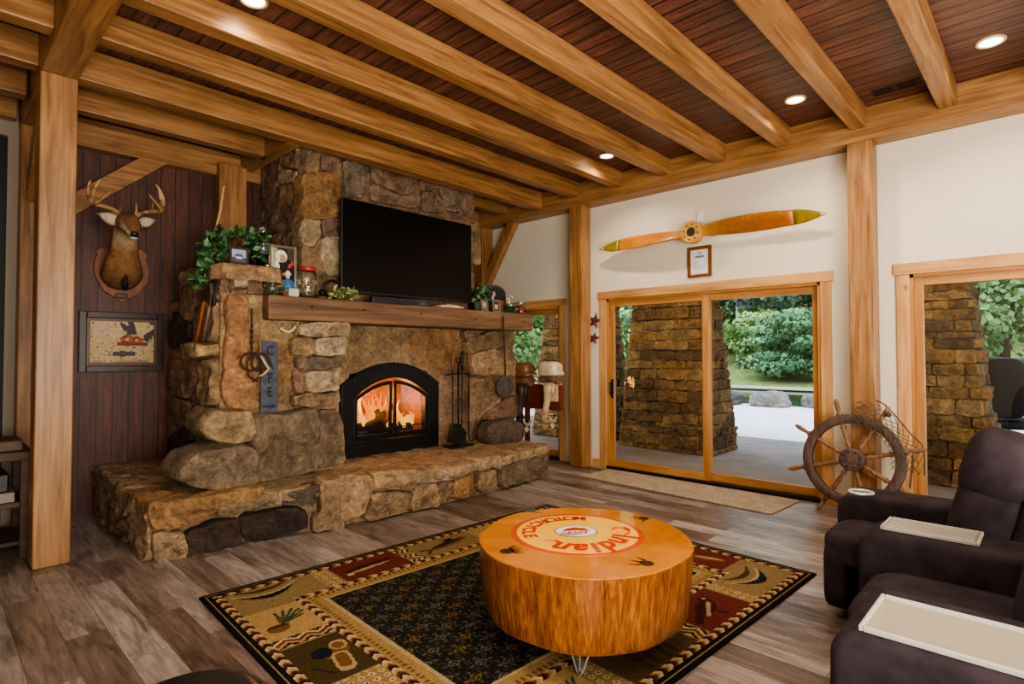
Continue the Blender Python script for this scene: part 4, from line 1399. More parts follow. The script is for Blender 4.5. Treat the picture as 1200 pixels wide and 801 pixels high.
# body loft: (pixel u, v, plane y, half width, half depth(perp), colour)
F1, F2, F3, F4 = srgb(134, 96, 62), srgb(160, 118, 78), srgb(104, 74, 50), srgb(206, 188, 166)
sec = [(142, 325, YW-.01, .15, .13), (142.5, 323, YW-.08, .178, .135), (143.5, 316, YW-.17, .165, .128), (145, 304, YW-.25, .130, .11), (146, 292, YW-.32, .108, .098), (146.5, 281, YW-.37, .098, .09), (147, 272, YW-.42, .095, .09),
       (148, 264, YW-.48, .10, .098), (149.5, 259.5, YW-.56, .098, .092), (151.5, 261.5, YW-.64, .082, .08), (154, 266.5, YW-.72, .062, .064), (156, 271, YW-.78, .050, .052), (157.5, 274, YW-.82, .046, .045), (158.2, 275.5, YW-.84, .03, .03)]
C_ = [at(u, v, y=y) for u, v, y, a, b in sec]
n = 24
vs, fs, cs = [], [], []
for i, (c_, s_) in enumerate(zip(C_, sec)):
    tdir = (C_[min(i+1, len(C_)-1)]-C_[max(i-1, 0)]).normalized()
    sx = Vector((1, 0, 0)); sx = (sx-tdir*sx.dot(tdir)).normalized(); up_ = tdir.cross(sx)
    if up_.z < 0 and i > 6:
        up_ = -up_
    for k in range(n):
        a = 2*pi*k/n
        rad = 1+.02*sin(5*a+i)
        p_ = c_+sx*cos(a)*s_[3]*rad+up_*sin(a)*s_[4]*rad
        vs.append(p_)
        t_ = noise.noise(p_*14)
        col = Vector(F2[:3]).lerp(Vector(F1[:3]), .5+t_)
        if i <= 2:
            col = col.lerp(Vector(F3[:3]), .55)
        if i >= 13:
            col = Vector(srgb(34, 30, 30)[:3])
        elif i >= 10 and sin(a) < .3:
            col = Vector(F4[:3])
        elif 5 <= i <= 7 and p_.y < c_.y:
            col = col.lerp(Vector(F4[:3]), .55 if i == 6 else .3)
        elif i in (8, 9):
            col = Vector(srgb(128, 104, 82)[:3]).lerp(col, .4)
        cs.append((col.x, col.y, col.z, 1))
for i in range(len(sec)-1):
    for k in range(n):
        fs.append((i*n+k, i*n+(k+1) % n, (i+1)*n+(k+1) % n, (i+1)*n+k))
fs.append(tuple((len(sec)-1)*n+k for k in range(n)))
body = MB(); body.add(vs, fs); body.c = cs
FUR = vcol('deer_fur', .9, 60, .35, .6, .006)
bo = body.build('body', FUR, dr, smooth=True)
sb_ = bo.modifiers.new('smooth', 'SUBSURF'); sb_.levels = 1; sb_.render_levels = 2
# dark brisket tuft
MB(srgb(58, 42, 30)).tube([at(147, 338, y=YW-.12), at(146, 330, y=YW-.24), at(148, 322, y=YW-.28)], [.02, .03, .01], 8).build('brisket_tuft', FUR, dr, smooth=True)
MB(srgb(90, 84, 84)).sup(at(142.5, 346.5, y=YW-.045), (.10, .03, .05), 3, 6).build('badge', COLV, dr, smooth=True)
# ears


def ear(base, tip, w, colr):
    base, tip = Vector(base), Vector(tip)
    d = tip-base; s_ = Vector((0, -1, 0)); w_ = d.cross(s_).normalized()
    m = MB(); vs, fs, cs_ = [], [], []
    N = 8
    for i in range(N+1):
        t_ = i/N; ww = w*sin(pi*min(1, .12+.88*t_)**.8)*(1 if i < N else .05)
        for j in range(7):
            q_ = j/6*2-1
            vs.append(base+d*t_+w_*ww*q_+Vector((0, -1, 0))*(abs(q_)**2*.035-.01)*(1-t_*.6))
            m.cur = srgb(206, 186, 166) if abs(q_) < .7 else srgb(110, 84, 60)
            cs_.append(m.cur)
    for i in range(N):
        for j in range(6):
            fs.append((i*7+j, i*7+j+1, (i+1)*7+j+1, (i+1)*7+j))
    m.add(vs, fs); m.c = cs_
    o = m.build('ear', FUR, dr, smooth=True)
    so = o.modifiers.new('thick', 'SOLIDIFY'); so.thickness = .012


ear(at(139.5, 261, y=YW-.54), at(112, 249, y=YW-.56), .062, 1)
ear(at(161, 262.5, y=YW-.54), at(184, 257.5, y=YW-.52), .056, 1)
EYE = plain('glass_eye', srgb(16, 11, 8), .08)
for u, v, y in ((141, 261, YW-.635), (163, 263.5, YW-.60)):
    MB().sup(at(u, v, y=y), (.036, .036, .036), 2, 8).build('eye', EYE, dr, smooth=True)
NOSE = plain('deer_nose', srgb(24, 22, 24), .3)
MB().sup(at(157.8, 273.5, y=YW-.84), (.052, .034, .038), 2.4, 8).build('nose', NOSE, dr, smooth=True)
MB(srgb(220, 206, 190)).sup(at(156.5, 279, y=YW-.80), (.06, .06, .022), 2.2, 8).build('chin', FUR, dr, smooth=True)
ANT = vcol('antler', .45, 40, .3, .3, .004)


def antler(main, tines, base_r):
    m = MB(srgb(176, 142, 98))

    def path(px):
        P = [at(u, v, y=YW-.5-d) for u, v, d in px]
        r = []
        for i in range(len(P)-1):
            p0, p1, p2, p3 = P[max(i-1, 0)], P[i], P[i+1], P[min(i+2, len(P)-1)]
            for k in range(5):
                t_ = k/5
                r.append(.5*((2*p1)+(p2-p0)*t_+(2*p0-5*p1+4*p2-p3)*t_*t_+(3*p1-p0-3*p2+p3)*t_**3))
        return r+[P[-1]]
    a = path(main); N = len(a)
    m.tube(a, [base_r*(1-.75*i/(N-1))+.002 for i in range(N)], 10)
    for i in range(N):
        pass
    for t_ in tines:
        b_ = path(t_); N2 = len(b_)
        m.tube(b_, [base_r*.7*(1-.85*i/(N2-1))+.0015 for i in range(N2)], 8)
    for q_, v_ in enumerate(m.v):
        if noise.noise(v_*20) > .15:
            m.c[q_] = srgb(122, 90, 60)
        if v_.z > 2.86:
            m.c[q_] = srgb(206, 180, 134)
    m.build('antler', ANT, dr, smooth=True)


antler([(142, 254, 0), (133, 245.5, .03), (120, 241, .06), (109, 238, .12), (104, 231, .18), (103, 220, .22), (106, 211, .22)], [[(109, 238, .12), (117, 235, .16), (123, 229, .2), (130, 224, .22)], [(107, 235, .14), (109, 226, .2), (113, 217, .24), (118, 209, .26)], [(139, 251, .02), (141, 246, .06), (142, 241, .07)]], .021)
antler([(158, 255, 0), (166, 249.5, .03), (178, 247.5, .06), (189, 246.5, .12), (192, 238, .18), (189, 226, .2), (183, 216, .2)], [[(189, 245, .12), (184, 239, .17), (179, 233, .18), (175.5, 228.5, .18)], [(190.5, 241, .15), (188, 232, .2), (186, 222, .24)], [(177, 247, .06), (178.5, 242, .1), (180, 237, .1)], [(159, 252, .02), (160, 243, .05), (159, 236, .06)]], .020)

# ---- framed print under the deer
p, q = at(92, 433, y=YW-.02), at(191, 363, y=YW-.02)
fx0, fx1 = 1.008, 1.70


def printf(a, b):
    n1 = np.array([noise.fractal(Vector((x*7, y*5, 1.3)), .7, 2, 4) for x, y in zip(a, b)])
    n2 = np.array([noise.noise(Vector((x*22, y*34, 4.3))) for x, y in zip(a, b)])
    C = np.tile(L3(196, 172, 128), (len(a), 1))
    C = C*(1+.35*n2[:, None])
    dk = L3(66, 46, 62)
    m = (n1 > .12) & (b > .5); C[m] = dk
    m = (b < .5) & (n2 > .33); C[m] = L3(120, 96, 80)
    m = ((a-.22)/.14)**2+((b-.80)/.16)**2 < 1; C[m] = L3(196, 170, 140)*(1+.4*n2[m][:, None])
    for x0, y0, x1, y1, w_ in ((.28, 1, .48, .55, .035), (.4, 1, .5, .6, .03), (.68, 1, .76, .6, .04), (.82, .95, .76, .65, .03), (.96, .85, .78, .68, .03)):
        dx, dy = x1-x0, y1-y0; t_ = np.clip(((a-x0)*dx+(b-y0)*dy)/(dx*dx+dy*dy), 0, 1)
        m = (a-x0-t_*dx)**2+(b-y0-t_*dy)**2 < w_*w_; C[m] = L3(204, 178, 132)*(1+.25*n2[m][:, None])
    for x, y, rx, ry in ((.56, .56, .10, .10), (.70, .54, .09, .09)):
        m = ((a-x)/rx)**2+((b-y)/ry)**2 < 1; C[m] = L3(166, 92, 46)
        m = (((a-x)/rx)**2+((b-y)/ry)**2 < 1) & (n2 > .15); C[m] = L3(70, 36, 28)
        m = ((a-x)/(rx*.3))**2+((b-y)/(ry*.35))**2 < 1; C[m] = L3(206, 160, 96)
    m = (abs(b-.46) < .035) & (a > .42) & (a < .86); C[m] = L3(130, 44, 36)
    m = (abs(b-.25) < .06-.1*abs(a-.5)) & (abs(a-.52) < .16); C[m] = L3(72, 58, 66)
    m = (b < .12) & (n1 > .05); C[m] = L3(150, 126, 96)
    return np.clip(C, 0, 1)


DFR = plain('mahogany_frame', srgb(50, 32, 30), .35, nz=.2)
framed('framed_print', ((fx0+fx1)/2, YW-.001, 1.295), fx1-fx0, .57, .06, .035, DFR, printf, 0, 'dark framed brown print of animals among tree trunks, hung below the deer head', 'picture', 0, nu=72, nv=54, inner=(.028, plain('inner_frame_bronze', srgb(96, 64, 46), .4)))

# ================================================================== PROPELLER AND CERTIFICATE
PX = XW-.145
a, b, hp = at(704, 292, x=PX), at(968, 250, x=PX), at(812, 272.5, x=PX)
pr = emptyo('wooden_propeller', (PX, hp.y, hp.z), 'long wooden airplane propeller with olive tips mounted high on the cream wall', 'propeller')
PW1 = vcol('varnished_prop', .28, 30, .22, .1, .004)
OL, BR, YL = srgb(132, 116, 34), srgb(150, 84, 32), srgb(196, 142, 62)


def blade(tip, sgn):
    N = 28; K = 14
    L_ = (tip-hp)
    U = L_.normalized(); V = Vector((0, 0, 1)); V = (V-U*V.dot(U)).normalized(); X = Vector((1, 0, 0))
    secs = []
    for i in range(N+1):
        s_ = i/N
        ch = .12+.085*sin(pi*min(1, max(0, (s_-.02)/.9))**.8)*1.0
        if s_ < .12:
            ch = .20-.10*(s_/.12)
        ch = max(ch*(1 if s_ < .82 else max(.05, 1-((s_-.82)/.18)**2.2)), .012)
        th = .05*(1-s_)**1.2+.010
        tw = radians(52)*(1-s_)**1.1*(0 if s_ < .06 else min(1, (s_-.06)/.1))+radians(8)
        secs.append((s_, ch, th, tw*sgn))
    parts = {'blade': (0, .78), 'tip': (.78, 1.0)}
    for nm_, (s0, s1) in parts.items():
        ss = [q for q in secs if s0-1e-6 <= q[0] <= s1+.02]
        m = MB(); vs, fs = [], []
        for s_, ch, th, tw in ss:
            o_ = hp+L_*s_+V*(.012*sin(s_*pi))
            e1 = V*cos(tw)+X*sin(tw); e2 = X*cos(tw)-V*sin(tw)
            for k in range(K):
                a_ = 2*pi*k/K
                vs.append(o_+e1*cos(a_)*ch/2+e2*sin(a_)*th/2)
                if nm_ == 'tip':
                    cc = OL
                else:
                    lam = noise.noise(Vector((s_*2, k*.8, sgn*5)))*.5+.5
                    f_ = min(1, max(0, (s_-.12)/.2))
                    cc = Vector(YL).lerp(Vector(BR) if sgn < 0 else Vector(srgb(178, 112, 44)), f_*(.45+.6*lam))
                m.c.append(tuple(cc))
        m.v = vs
        for i in range(len(ss)-1):
            for k in range(K):
                fs.append((i*K+k, i*K+(k+1) % K, (i+1)*K+(k+1) % K, (i+1)*K+k))
        fs.append(tuple(range(K))); fs.append(tuple((len(ss)-1)*K+k for k in range(K)))
        m.f = fs
        m.build('blade' if nm_ == 'blade' else 'blade_tip', PW1, pr, smooth=True)
    # metal leading edge
    m = MB(srgb(176, 172, 150))
    m.tube([hp+L_*s_+(V*cos(tw)+X*sin(tw))*ch*.5*(1)+V*(.012*sin(s_*pi)) for s_, ch, th, tw in secs if s_ > .62], .006, 6)
    m.tube([hp+L_*.965, hp+L_*1.005], [.02, .008], 8)
    m.build('metal_edge', COLV, pr, smooth=True)


blade(a, 1); blade(b, -1)
m = MB(srgb(208, 160, 84))
m.lathe([(.045, -.05), (.115, -.05), (.12, -.04), (.12, .05), (.115, .06), (.06, .06), (.052, .055), (.05, .0)], hp, 36, (-1, 0, 0), cap=False)
m.build('hub', PW1, pr, smooth=True, angle=35)
m = MB(); m.lathe([(.052, .03), (.052, .05)], hp, 24, (-1, 0, 0)); m.build('bore', plain('bore_shade', srgb(44, 28, 20), .6), pr)  # near-black disc: shade of the hub hole put into its colour
for k in range(8):
    a_ = 2*pi*k/8+.2
    MB().lathe([(.010, 0), (.010, .006), (.006, .009)], hp+Vector((-.06, cos(a_)*.085, sin(a_)*.085)), 10, (-1, 0, 0)).build('bolt', plain('bolt_brown', srgb(110, 72, 36), .5) if k == 0 else bpy.data.materials['bolt_brown'], pr, smooth=False)
MB().tube([hp+Vector((.05, 0, 0)), (XW-.003, hp.y, hp.z)], .04, 10).build('wall_bracket', IRON, pr)
# white sensor behind
p = at(820.5, 254, x=XW-.02)
so = emptyo('white_sensor', (XW, p.y, p.z-.05), 'small white sensor box on the wall peeking out above the propeller hub', 'sensor')
MB().bx(XW-.035, XW, p.y-.035, p.y+.035, p.z-.06, p.z+.06).build('housing', WHITE, so, bevel=.008)
# certificate
p, q = at(805.5, 327, x=XW-.02), at(833.5, 291, x=XW-.02)
p2 = at(834, 326, x=XW-.02)


def certf(a, b):
    C = np.tile(L3(226, 226, 232), (len(a), 1))
    m = (np.sin(b*70) > .55) & (a > .15) & (a < .85) & (b > .12) & (b < .55) & (np.sin(a*40+np.floor(b*11)*3) > -.6); C[m] = L3(150, 152, 168)
    m = (b > .66) & (b < .74) & (a > .25) & (a < .75); C[m] = L3(120, 124, 150)
    m = ((a-.5)/.12)**2+((b-.86)/.06)**2 < 1; C[m] = L3(170, 176, 200)
    return C


framed('framed_certificate', (XW-.001, (p.y+q.y)/2, p.z+.01), abs(p.y-q.y), .355, .038, .02, plain('walnut_frame', srgb(126, 74, 36), .35), certf, 0, 'brown framed certificate on the cream wall just under the propeller hub', 'certificate', 0, (-1, 0, 0), 36, 48)
# wall stars / little birds
for (u, v, s_, l) in ((697, 376, 1.0, 'rusty metal star ornament on the wall strip, the upper of two'), (696, 396, .85, 'rusty metal star ornament on the wall strip, the lower of two')):
    c_ = at(u, v, x=XW-.02)
    ro = emptyo('metal_star', c_, l, 'wall ornament', 'rusty wall stars')
    N = 5; ptsS = []
    rr = random.Random(int(v))
    for k in range(10):
        a_ = pi/2+2*pi*k/10+.25
        R_ = (.115 if k % 2 == 0 else .048)*s_*rr.uniform(.85, 1.15)
        ptsS.append(c_+Vector((0, cos(a_)*R_, sin(a_)*R_)))
    vs = ptsS+[c_+Vector((-.028, 0, 0)), c_+Vector((.012, 0, 0))]
    fs = [(i, (i+1) % 10, 10) for i in range(10)]+[((i+1) % 10, i, 11) for i in range(10)]
    MB(srgb(112, 66, 44)).add(vs, fs).build('star', vcol('rusty_star', .6, 60, .5, .2) if s_ == 1.0 else bpy.data.materials['rusty_star'], ro)
    MB(srgb(90, 52, 36)).tube([c_+Vector((-.02, .05*s_, -.06*s_)), c_+Vector((-.03, 0, -.01)), c_+Vector((-.02, -.05*s_, .05*s_))], [.008, .012, .005], 6).build('twig', COLV, ro, smooth=True)

# ================================================================== OUTBOARD MOTORS ON A STAND
OX = 5.74
st = emptyo('motor_stand', (OX, 4.95, 0), 'dark red wooden plank stand holding the two outboard motors before the glass door', 'stand')
REDW = wood('red_plank', srgb(88, 36, 20), srgb(136, 66, 36), 1, .45)
zb0, zb1 = .73, 1.06
MB().bx(OX, OX+.05, 4.62, 5.62, zb0, zb1).build('plank', REDW, st, bevel=.005)
for y in (5.27, 5.58):
    MB().bx(OX+.05, OX+.10, y-.03, y+.03, 0, zb1).build('leg', REDW, st, bevel=.004)
    MB().bx(OX-.10, OX+.18, y-.03, y+.03, 0, .06).build('foot', REDW, st, bevel=.004)
CRM = srgb(222, 206, 176); ALU = srgb(176, 160, 130)
OBM = vcol('old_enamel', .4, 30, .18, .1, .003, .1)


def outboard(y, ztop, capc, bodyc, legc, label, sc=1.0, tiller=True, lean=0):
    ro = emptyo('outboard_motor', (OX-.08, y, ztop-.95*sc), label, 'outboard motor')

    def P(dy, dz, dx=0):
        return Vector((OX-.10+dx, y+dy*sc+lean*dz, ztop+dz*sc))
    # cowl (rounded tank)
    m = MB(capc); m.sup(P(0, -.09), (.26*sc, .36*sc, .20*sc), 3, 12); m.sup(P(-.02, -.16), (.25*sc, .37*sc, .08*sc), 4, 8)
    m.build('cowl', OBM, ro, smooth=True)
    m = MB(srgb(120, 90, 70)); m.sup(P(-.03, -.235), (.20*sc, .27*sc, .10*sc), 4, 8); m.lathe([(.07*sc, 0), (.07*sc, .05)], P(-.12, -.25), 14, (0, -1, 0)); m.sup(P(.06, -.25, -.08), (.08, .1, .07), 3, 6)
    for i in range(4):
        m.bx(OX-.22, OX+.02, y-.12*sc, y+.10*sc, ztop-.205*sc-.022*i, ztop-.213*sc-.022*i)
    m.build('engine_block', COLV, ro, smooth=False)
    m = MB(bodyc)
    m.tube([P(.01, -.27), P(.015, -.40), P(.03, -.55), P(.05, -.66), P(.055, -.74)], [(.075*sc, .085*sc), (.065*sc, .075*sc), (.036*sc, .05*sc), (.032*sc, .045*sc), (.05*sc, .06*sc)], 14)
    m.tube([P(-.07, -.27), P(-.06, -.42), P(-.05, -.46)], [.03*sc, .028*sc, .02*sc], 10)
    m.build('midsection', OBM, ro, smooth=True)
    m = MB(legc)
    m.sup(P(.05, -.745), (.10*sc, .30*sc, .03*sc), 3, 8)
    m.tube([P(.13, -.86), P(.08, -.85), P(.0, -.845), P(-.07, -.84)], [.012*sc, .045*sc, .05*sc, .025*sc], 12)
    m.tube([P(.05, -.75), P(.05, -.84)], [(.03*sc, .055*sc), (.03*sc, .05*sc)], 10)
    m.prism([P(.12, -.86, -.008), P(-.02, -.87, -.008), P(.02, -.97, -.008), P(.07, -.98, -.008)], (.016, 0, 0))
    m.build('gearcase', OBM, ro, smooth=True, angle=40)
    m = MB(srgb(200, 184, 150))
    for k in range(3):
        a_ = 2*pi*k/3+.4
        c_ = P(-.09, -.84); d_ = Vector((cos(a_), 0, sin(a_)))
        m.prism([c_+d_*.015, c_+d_*.06*sc+Vector((d_.z*.03, .01, -d_.x*.03)), c_+d_*.11*sc, c_+d_*.07*sc-Vector((d_.z*.035, .015, -d_.x*.035))], (0, .008, 0))
    m.lathe([(.025*sc, -.04), (.022*sc, .03), (.005, .06)], P(-.09, -.84), 12, (0, -1, 0))
    m.build('propeller', OBM, ro, smooth=True, angle=40)
    m = MB(bodyc)
    m.bx(OX-.05, OX+.09, y-.04, y+.04, zb1, zb1+.03); m.bx(OX-.035, OX, y-.05, y+.05, zb0+.12, zb1+.02)
    m.tube([(OX+.09, y, zb1+.01), (OX+.09, y, zb1-.12)], .012, 8); m.lathe([(.025, 0), (.025, .012)], (OX+.055, y, zb1-.12), 12, (1, 0, 0))
    m.build('clamp', COLV, ro)
    if tiller:
        m = MB(srgb(206, 190, 160)); m.tube([P(.06, -.30), P(.20, -.235), P(.34, -.185), P(.40, -.165)], [.022, .018, .016, .012], 10); m.tube([P(.05, -.32, -.05), P(.16, -.29, -.06), P(.24, -.24, -.06)], [.016, .012, .010], 8)
        m.build('tiller', OBM, ro, smooth=True)
    return ro


p = at(645, 424, x=OX-.1)
outboard(p.y, p.z, CRM, srgb(214, 190, 156), srgb(206, 176, 140), 'cream coloured vintage outboard motor clamped on the red plank stand', .90, True, -.05)
p = at(612, 425, x=OX-.1)
outboard(p.y, p.z, srgb(120, 84, 56), srgb(76, 60, 46), srgb(50, 42, 36), 'dark brown vintage outboard motor half hidden behind the stone fireplace corner', .98, False)

# ================================================================== SHIP WHEEL
WXc, WYc, WZc = 5.76, 1.315, .515
sw = emptyo('ship_wheel', (WXc, WYc, 0), 'old wooden ship wheel with a fishing net over it, leaning against the post', 'ship wheel')
tilt = radians(9)
wn = Vector((-cos(tilt), 0, sin(tilt))); we1 = Vector((0, -1, 0)); we2 = Vector((sin(tilt), 0, cos(tilt)))
wc = Vector((WXc, WYc, WZc))


def wp(a, r, h=0):
    return wc+(we1*cos(a)+we2*sin(a))*r+wn*h


RIM = wood('weathered_rim', srgb(62, 46, 42), srgb(110, 86, 78), 2, .6, 30, False, .3)
SPK = wood('spoke_wood', srgb(92, 62, 42), srgb(158, 118, 84), 2, .5, 30, False, .2)
prof = [(.325, -.03), (.325, .03), (.34, .04), (.385, .04), (.402, .03), (.402, -.03), (.385, -.035), (.34, -.035), (.325, -.03)]
MB().lathe(prof, wc, 64, wn, cap=False).build('rim', RIM, sw, smooth=True, angle=35)
MB().lathe([(.001, .075), (.03, .075), (.035, .06), (.085, .06), (.10, .05), (.10, -.05), (.001, -.05)], wc, 32, wn, cap=False).build('hub', RIM, sw, smooth=True, angle=30)
for k in range(8):
    a_ = radians(16+45*k)
    MB().lathe([(.008, 0), (.008, .008)], wp(a_, .07, .06), 8, wn).build('hub_stud', IRON, sw)
turn = [(.09, .018), (.12, .015), (.14, .024), (.16, .014), (.22, .021), (.27, .017), (.295, .026), (.31, .016), (.325, .022), (.40, .022), (.405, .026), (.42, .026), (.43, .014), (.47, .020), (.52, .021), (.545, .015), (.558, .006)]
for k in range(8):
    a_ = radians(16+45*k)
    MB().tube([wp(a_, r) for r, q in turn], [q for r, q in turn], 12).build('spoke', SPK, sw, smooth=True)
# net draped on the upper door side of the rim
nt = MB()


def npt(i, j):
    a_ = radians(-8+13*i*.62); r_ = .30+.036*j
    p_ = wp(a_, r_, .055+.02*sin(i*1.7+j)-.012*j*(1 if j > 4 else 0))
    sag = .03*sin(i*.9)
    if j > 3:
        p_ += Vector((.02*(j-3), 0, .020*(j-3)*(sin(i*.8)*.8)))
    return p_


for i in range(0, 12):
    for j in range(0, 6):
        for di, dj in ((1, 1), (1, -1)):
            if 0 <= j+dj <= 6:
                nt.tube([npt(i, j), npt(i+di, j+dj)], .0032, 4, False)
nt.tube([npt(i, 6) for i in range(13)], .006, 6)
nt.tube([wp(radians(12), .46, .05), wp(radians(9), .44, -.0)+Vector((0, 0, -.1)), wp(radians(-8), .43, .03)+Vector((0, 0, -.12))], .008, 6)
no = nt.build('fishing_net', ROPE, org=wp(.8, .4), label='brown fishing net draped over the top of the ship wheel', cat='net')
for i_, (a_, r_) in enumerate(((62, .50), (100, .45))):
    pass
MB().sup(wp(radians(57), .50, .05), (.05, .05, .05), 2, 8).build('net_float', plain('dark_float', srgb(76, 60, 54), .6), org=wp(radians(57), .50), smooth=True, label='round dark float tied to the fishing net above the ship wheel', cat='float')

# ================================================================== RECLINERS


def arm(ro, x0, x1, yf, yb, zt, zb=.05, nm='armrest'):
    m = MB()
    w = x1-x0; L_ = yf-yb
    n_ = 40
    # rounded profile along Y (front edge rolled over) extruded across the width, soft edges by a bevel
    pr_ = [(yb, zb), (yb, zt)]
    r_ = .09
    for i in range(9):
        a_ = pi/2*(1-i/8)
        pr_.append((yf-r_+r_*cos(a_), zt-r_+r_*sin(a_)))
    pr_ += [(yf+.004, zt-.3), (yf-.03, zb)]
    m.prism([Vector((x0, y, z)) for y, z in pr_], (w, 0, 0))
    o = m.build(nm, FABRIC, ro, smooth=True, bevel=.035, seg=5)
    o.modifiers['edge'].angle_limit = radians(60)
    return o


def cushion(ro, nm, c, d, e=3.6, rot=None, n=14):
    return MB().sup(c, d, e, n, rot).build(nm, FABRIC, ro, smooth=True)


def seatunit(ro, x0, x1, yf, yb, zs, top, yback=None):
    xm, w = (x0+x1)/2, x1-x0-.012
    cushion(ro, 'seat', (xm, (yf+yb)/2, zs-.09), (w, yf-yb, .20), 5.5)
    cushion(ro, 'footrest', (xm, yf-.07, .24), (w, .13, .38), 5)
    yb = yback if yback is not None else yb
    rot = Matrix.Rotation(radians(14), 3, 'X')
    cushion(ro, 'backrest', (xm, yb-.10, zs+.16), (w, .28, .50), 3.6, rot)
    cushion(ro, 'headrest', (xm, yb-.16, top-.18), (w, .30, .38), 3.2, rot)
    cushion(ro, 'shell', (xm, yb-.28, .48), (w, .22, .80), 6, rot)
    MB().bx(x0+.02, x1-.02, yb-.2, yf-.16, 0, .16).build('base', BLACK, ro)


def tray(ro, x0, x1, y0, y1, z, tilt=0):
    m = MB(); t_ = .012
    m.bx(x0, x1, y0, y0+t_, z, z+.018).bx(x0, x1, y1-t_, y1, z, z+.018).bx(x0, x0+t_, y0+t_, y1-t_, z, z+.018).bx(x1-t_, x1, y0+t_, y1-t_, z, z+.018)
    r_ = m.build('tray_rim', TRAYR, ro, bevel=.004)
    MB().bx(x0+.01, x1-.01, y0+.01, y1-.01, z-.004, z+.005).build('tray_surface', TRAYM, ro)


R1 = emptyo('recliner', (3.75, .3, 0), 'charcoal recliner with a cup holder in its armrest, beside the ship wheel', 'recliner', 'charcoal theater recliners')
arm(R1, 3.93, 4.25, .99, -.30, .60)
c_ = at(1009, 576.5, z=.603)
m = MB(); m.torus((c_.x, c_.y, .603), .062, .010, n=28, m=8)
m.build('cup_holder', plain('cup_ring', srgb(222, 222, 222), .3, .3), R1, smooth=True)
MB().disc((c_.x, c_.y, .600), .056, n=28, h=.003).build('cup_well', plain('cup_dark', srgb(70, 74, 78), .3), R1)
seatunit(R1, 3.455, 3.925, .96, .30, .47, 1.07, .36)
R2 = emptyo('recliner', (2.8, .3, 0), 'charcoal recliner with a narrow ribbed tray on its armrest, between its two neighbours', 'recliner', 'charcoal theater recliners')
arm(R2, 3.13, 3.45, .70, -.45, .612)
tray(R2, 3.205, 3.425, .25, .62, .612)
m = MB()
for i in range(4):
    m.bx(3.235+.045*i, 3.25+.045*i, .27, .60, .617, .630)
m.build('tray_ribs', TRAYR, R2)
seatunit(R2, 2.465, 3.125, .62, .0, .47, 1.04, .06)
R3 = emptyo('recliner', (1.9, .1, 0), 'charcoal recliner with a long flat beige tray on its armrest, nearest the rug corner', 'recliner', 'charcoal theater recliners')
arm(R3, 1.985, 2.46, .53, -.65, .603)
q0, q1, q2, q3 = at(1037, 695, z=.61), at(1014, 737, z=.61), at(1200, 747, z=.61), at(1200, 792, z=.61)
tray(R3, (q1.x+q3.x)/2-.005, (q0.x+q2.x)/2+.01, -.25, q0.y+.005, .603)
seatunit(R3, 1.41, 1.98, .46, -.45, .44, .85)

# ================================================================== COFFEE TABLE
TCX, TCY, TR, TZ0, TZ1 = 2.425, 1.80, .552, .152, .50
ct = emptyo('coffee_table', (TCX, TCY, 0), 'round coffee table cut from a thick log slice with a glossy emblem top', 'coffee table')


def trad(a):
    return TR*(1+.018*sin(2*a+.6)+.010*sin(5*a+1)+.006*sin(9*a))


N = 160
vs, fs = [], []
lv = [(TZ0, .925), (TZ0+.02, .945), (TZ0+.10, .96), (TZ0+.20, .98), (TZ1-.03, .995), (TZ1-.006, 1.0)]
for z, s_ in lv:
    for k in range(N):
        a_ = 2*pi*k/N
        r_ = trad(a_)*s_*(1+.006*noise.noise(Vector((cos(a_)*9, sin(a_)*9, z*1.5))))
        vs.append(Vector((TCX+r_*cos(a_), TCY+r_*sin(a_), z)))
for i in range(len(lv)-1):
    for k in range(N):
        fs.append((i*N+k, i*N+(k+1) % N, (i+1)*N+(k+1) % N, (i+1)*N+k))
fs.append(tuple(range(N))); fs.append(tuple((len(lv)-1)*N+k for k in range(N)))
t = NT('log_side')
v = t.coord((1, 1, .14), rnd=False)
g = t.noise(v, 26, 7, .65, 1.2)
g2 = t.noise(v, 90, 4, .6)
c = t.ramp(g, [(.26, srgb(78, 38, 12)), (.46, srgb(136, 78, 30)), (.62, srgb(164, 102, 44)), (.8, srgb(186, 126, 64))])
c = t.mix(c, t.ramp(g2, [(.35, (.6, .55, .5, 1)), (.6, (1.1, 1.1, 1.1, 1))]), 1.0, 'MULTIPLY')
t.col(c); t.b.inputs['Roughness'].default_value = .3
t.b.inputs['Coat Weight'].default_value = .5; t.b.inputs['Coat Roughness'].default_value = .12
t.bump(g, .45, .012)
MB().add(vs, fs).build('log_slice', t.m, ct, smooth=True, angle=50)
t = NT('resin_top')
v = t.coord((1, 1, 1), rnd=False)
wv = t.noise(v, 3.0, 5, .55, .6)
c = t.ramp(wv, [(.3, srgb(170, 98, 28)), (.55, srgb(196, 124, 44)), (.75, srgb(206, 142, 62))])
t.col(c); t.b.inputs['Roughness'].default_value = .12; t.b.inputs['Specular IOR Level'].default_value = .35; t.b.inputs['Coat Weight'].default_value = .35; t.b.inputs['Coat Roughness'].default_value = .02
MB().add([Vector((TCX+trad(2*pi*k/N)*cos(2*pi*k/N)*.998, TCY+trad(2*pi*k/N)*sin(2*pi*k/N)*.998, zz)) for zz in (TZ1-.006, TZ1) for k in range(N)],
         [tuple(range(N)), tuple(range(N, 2*N))]+[(k, (k+1) % N, N+(k+1) % N, N+k) for k in range(N)]).build('resin_top', t.m, ct)
EX, EY = 2.448, 1.862


def inl(name, c):
    return plain(name, c, .14, spec=.35, coat=.3, nz=.04)


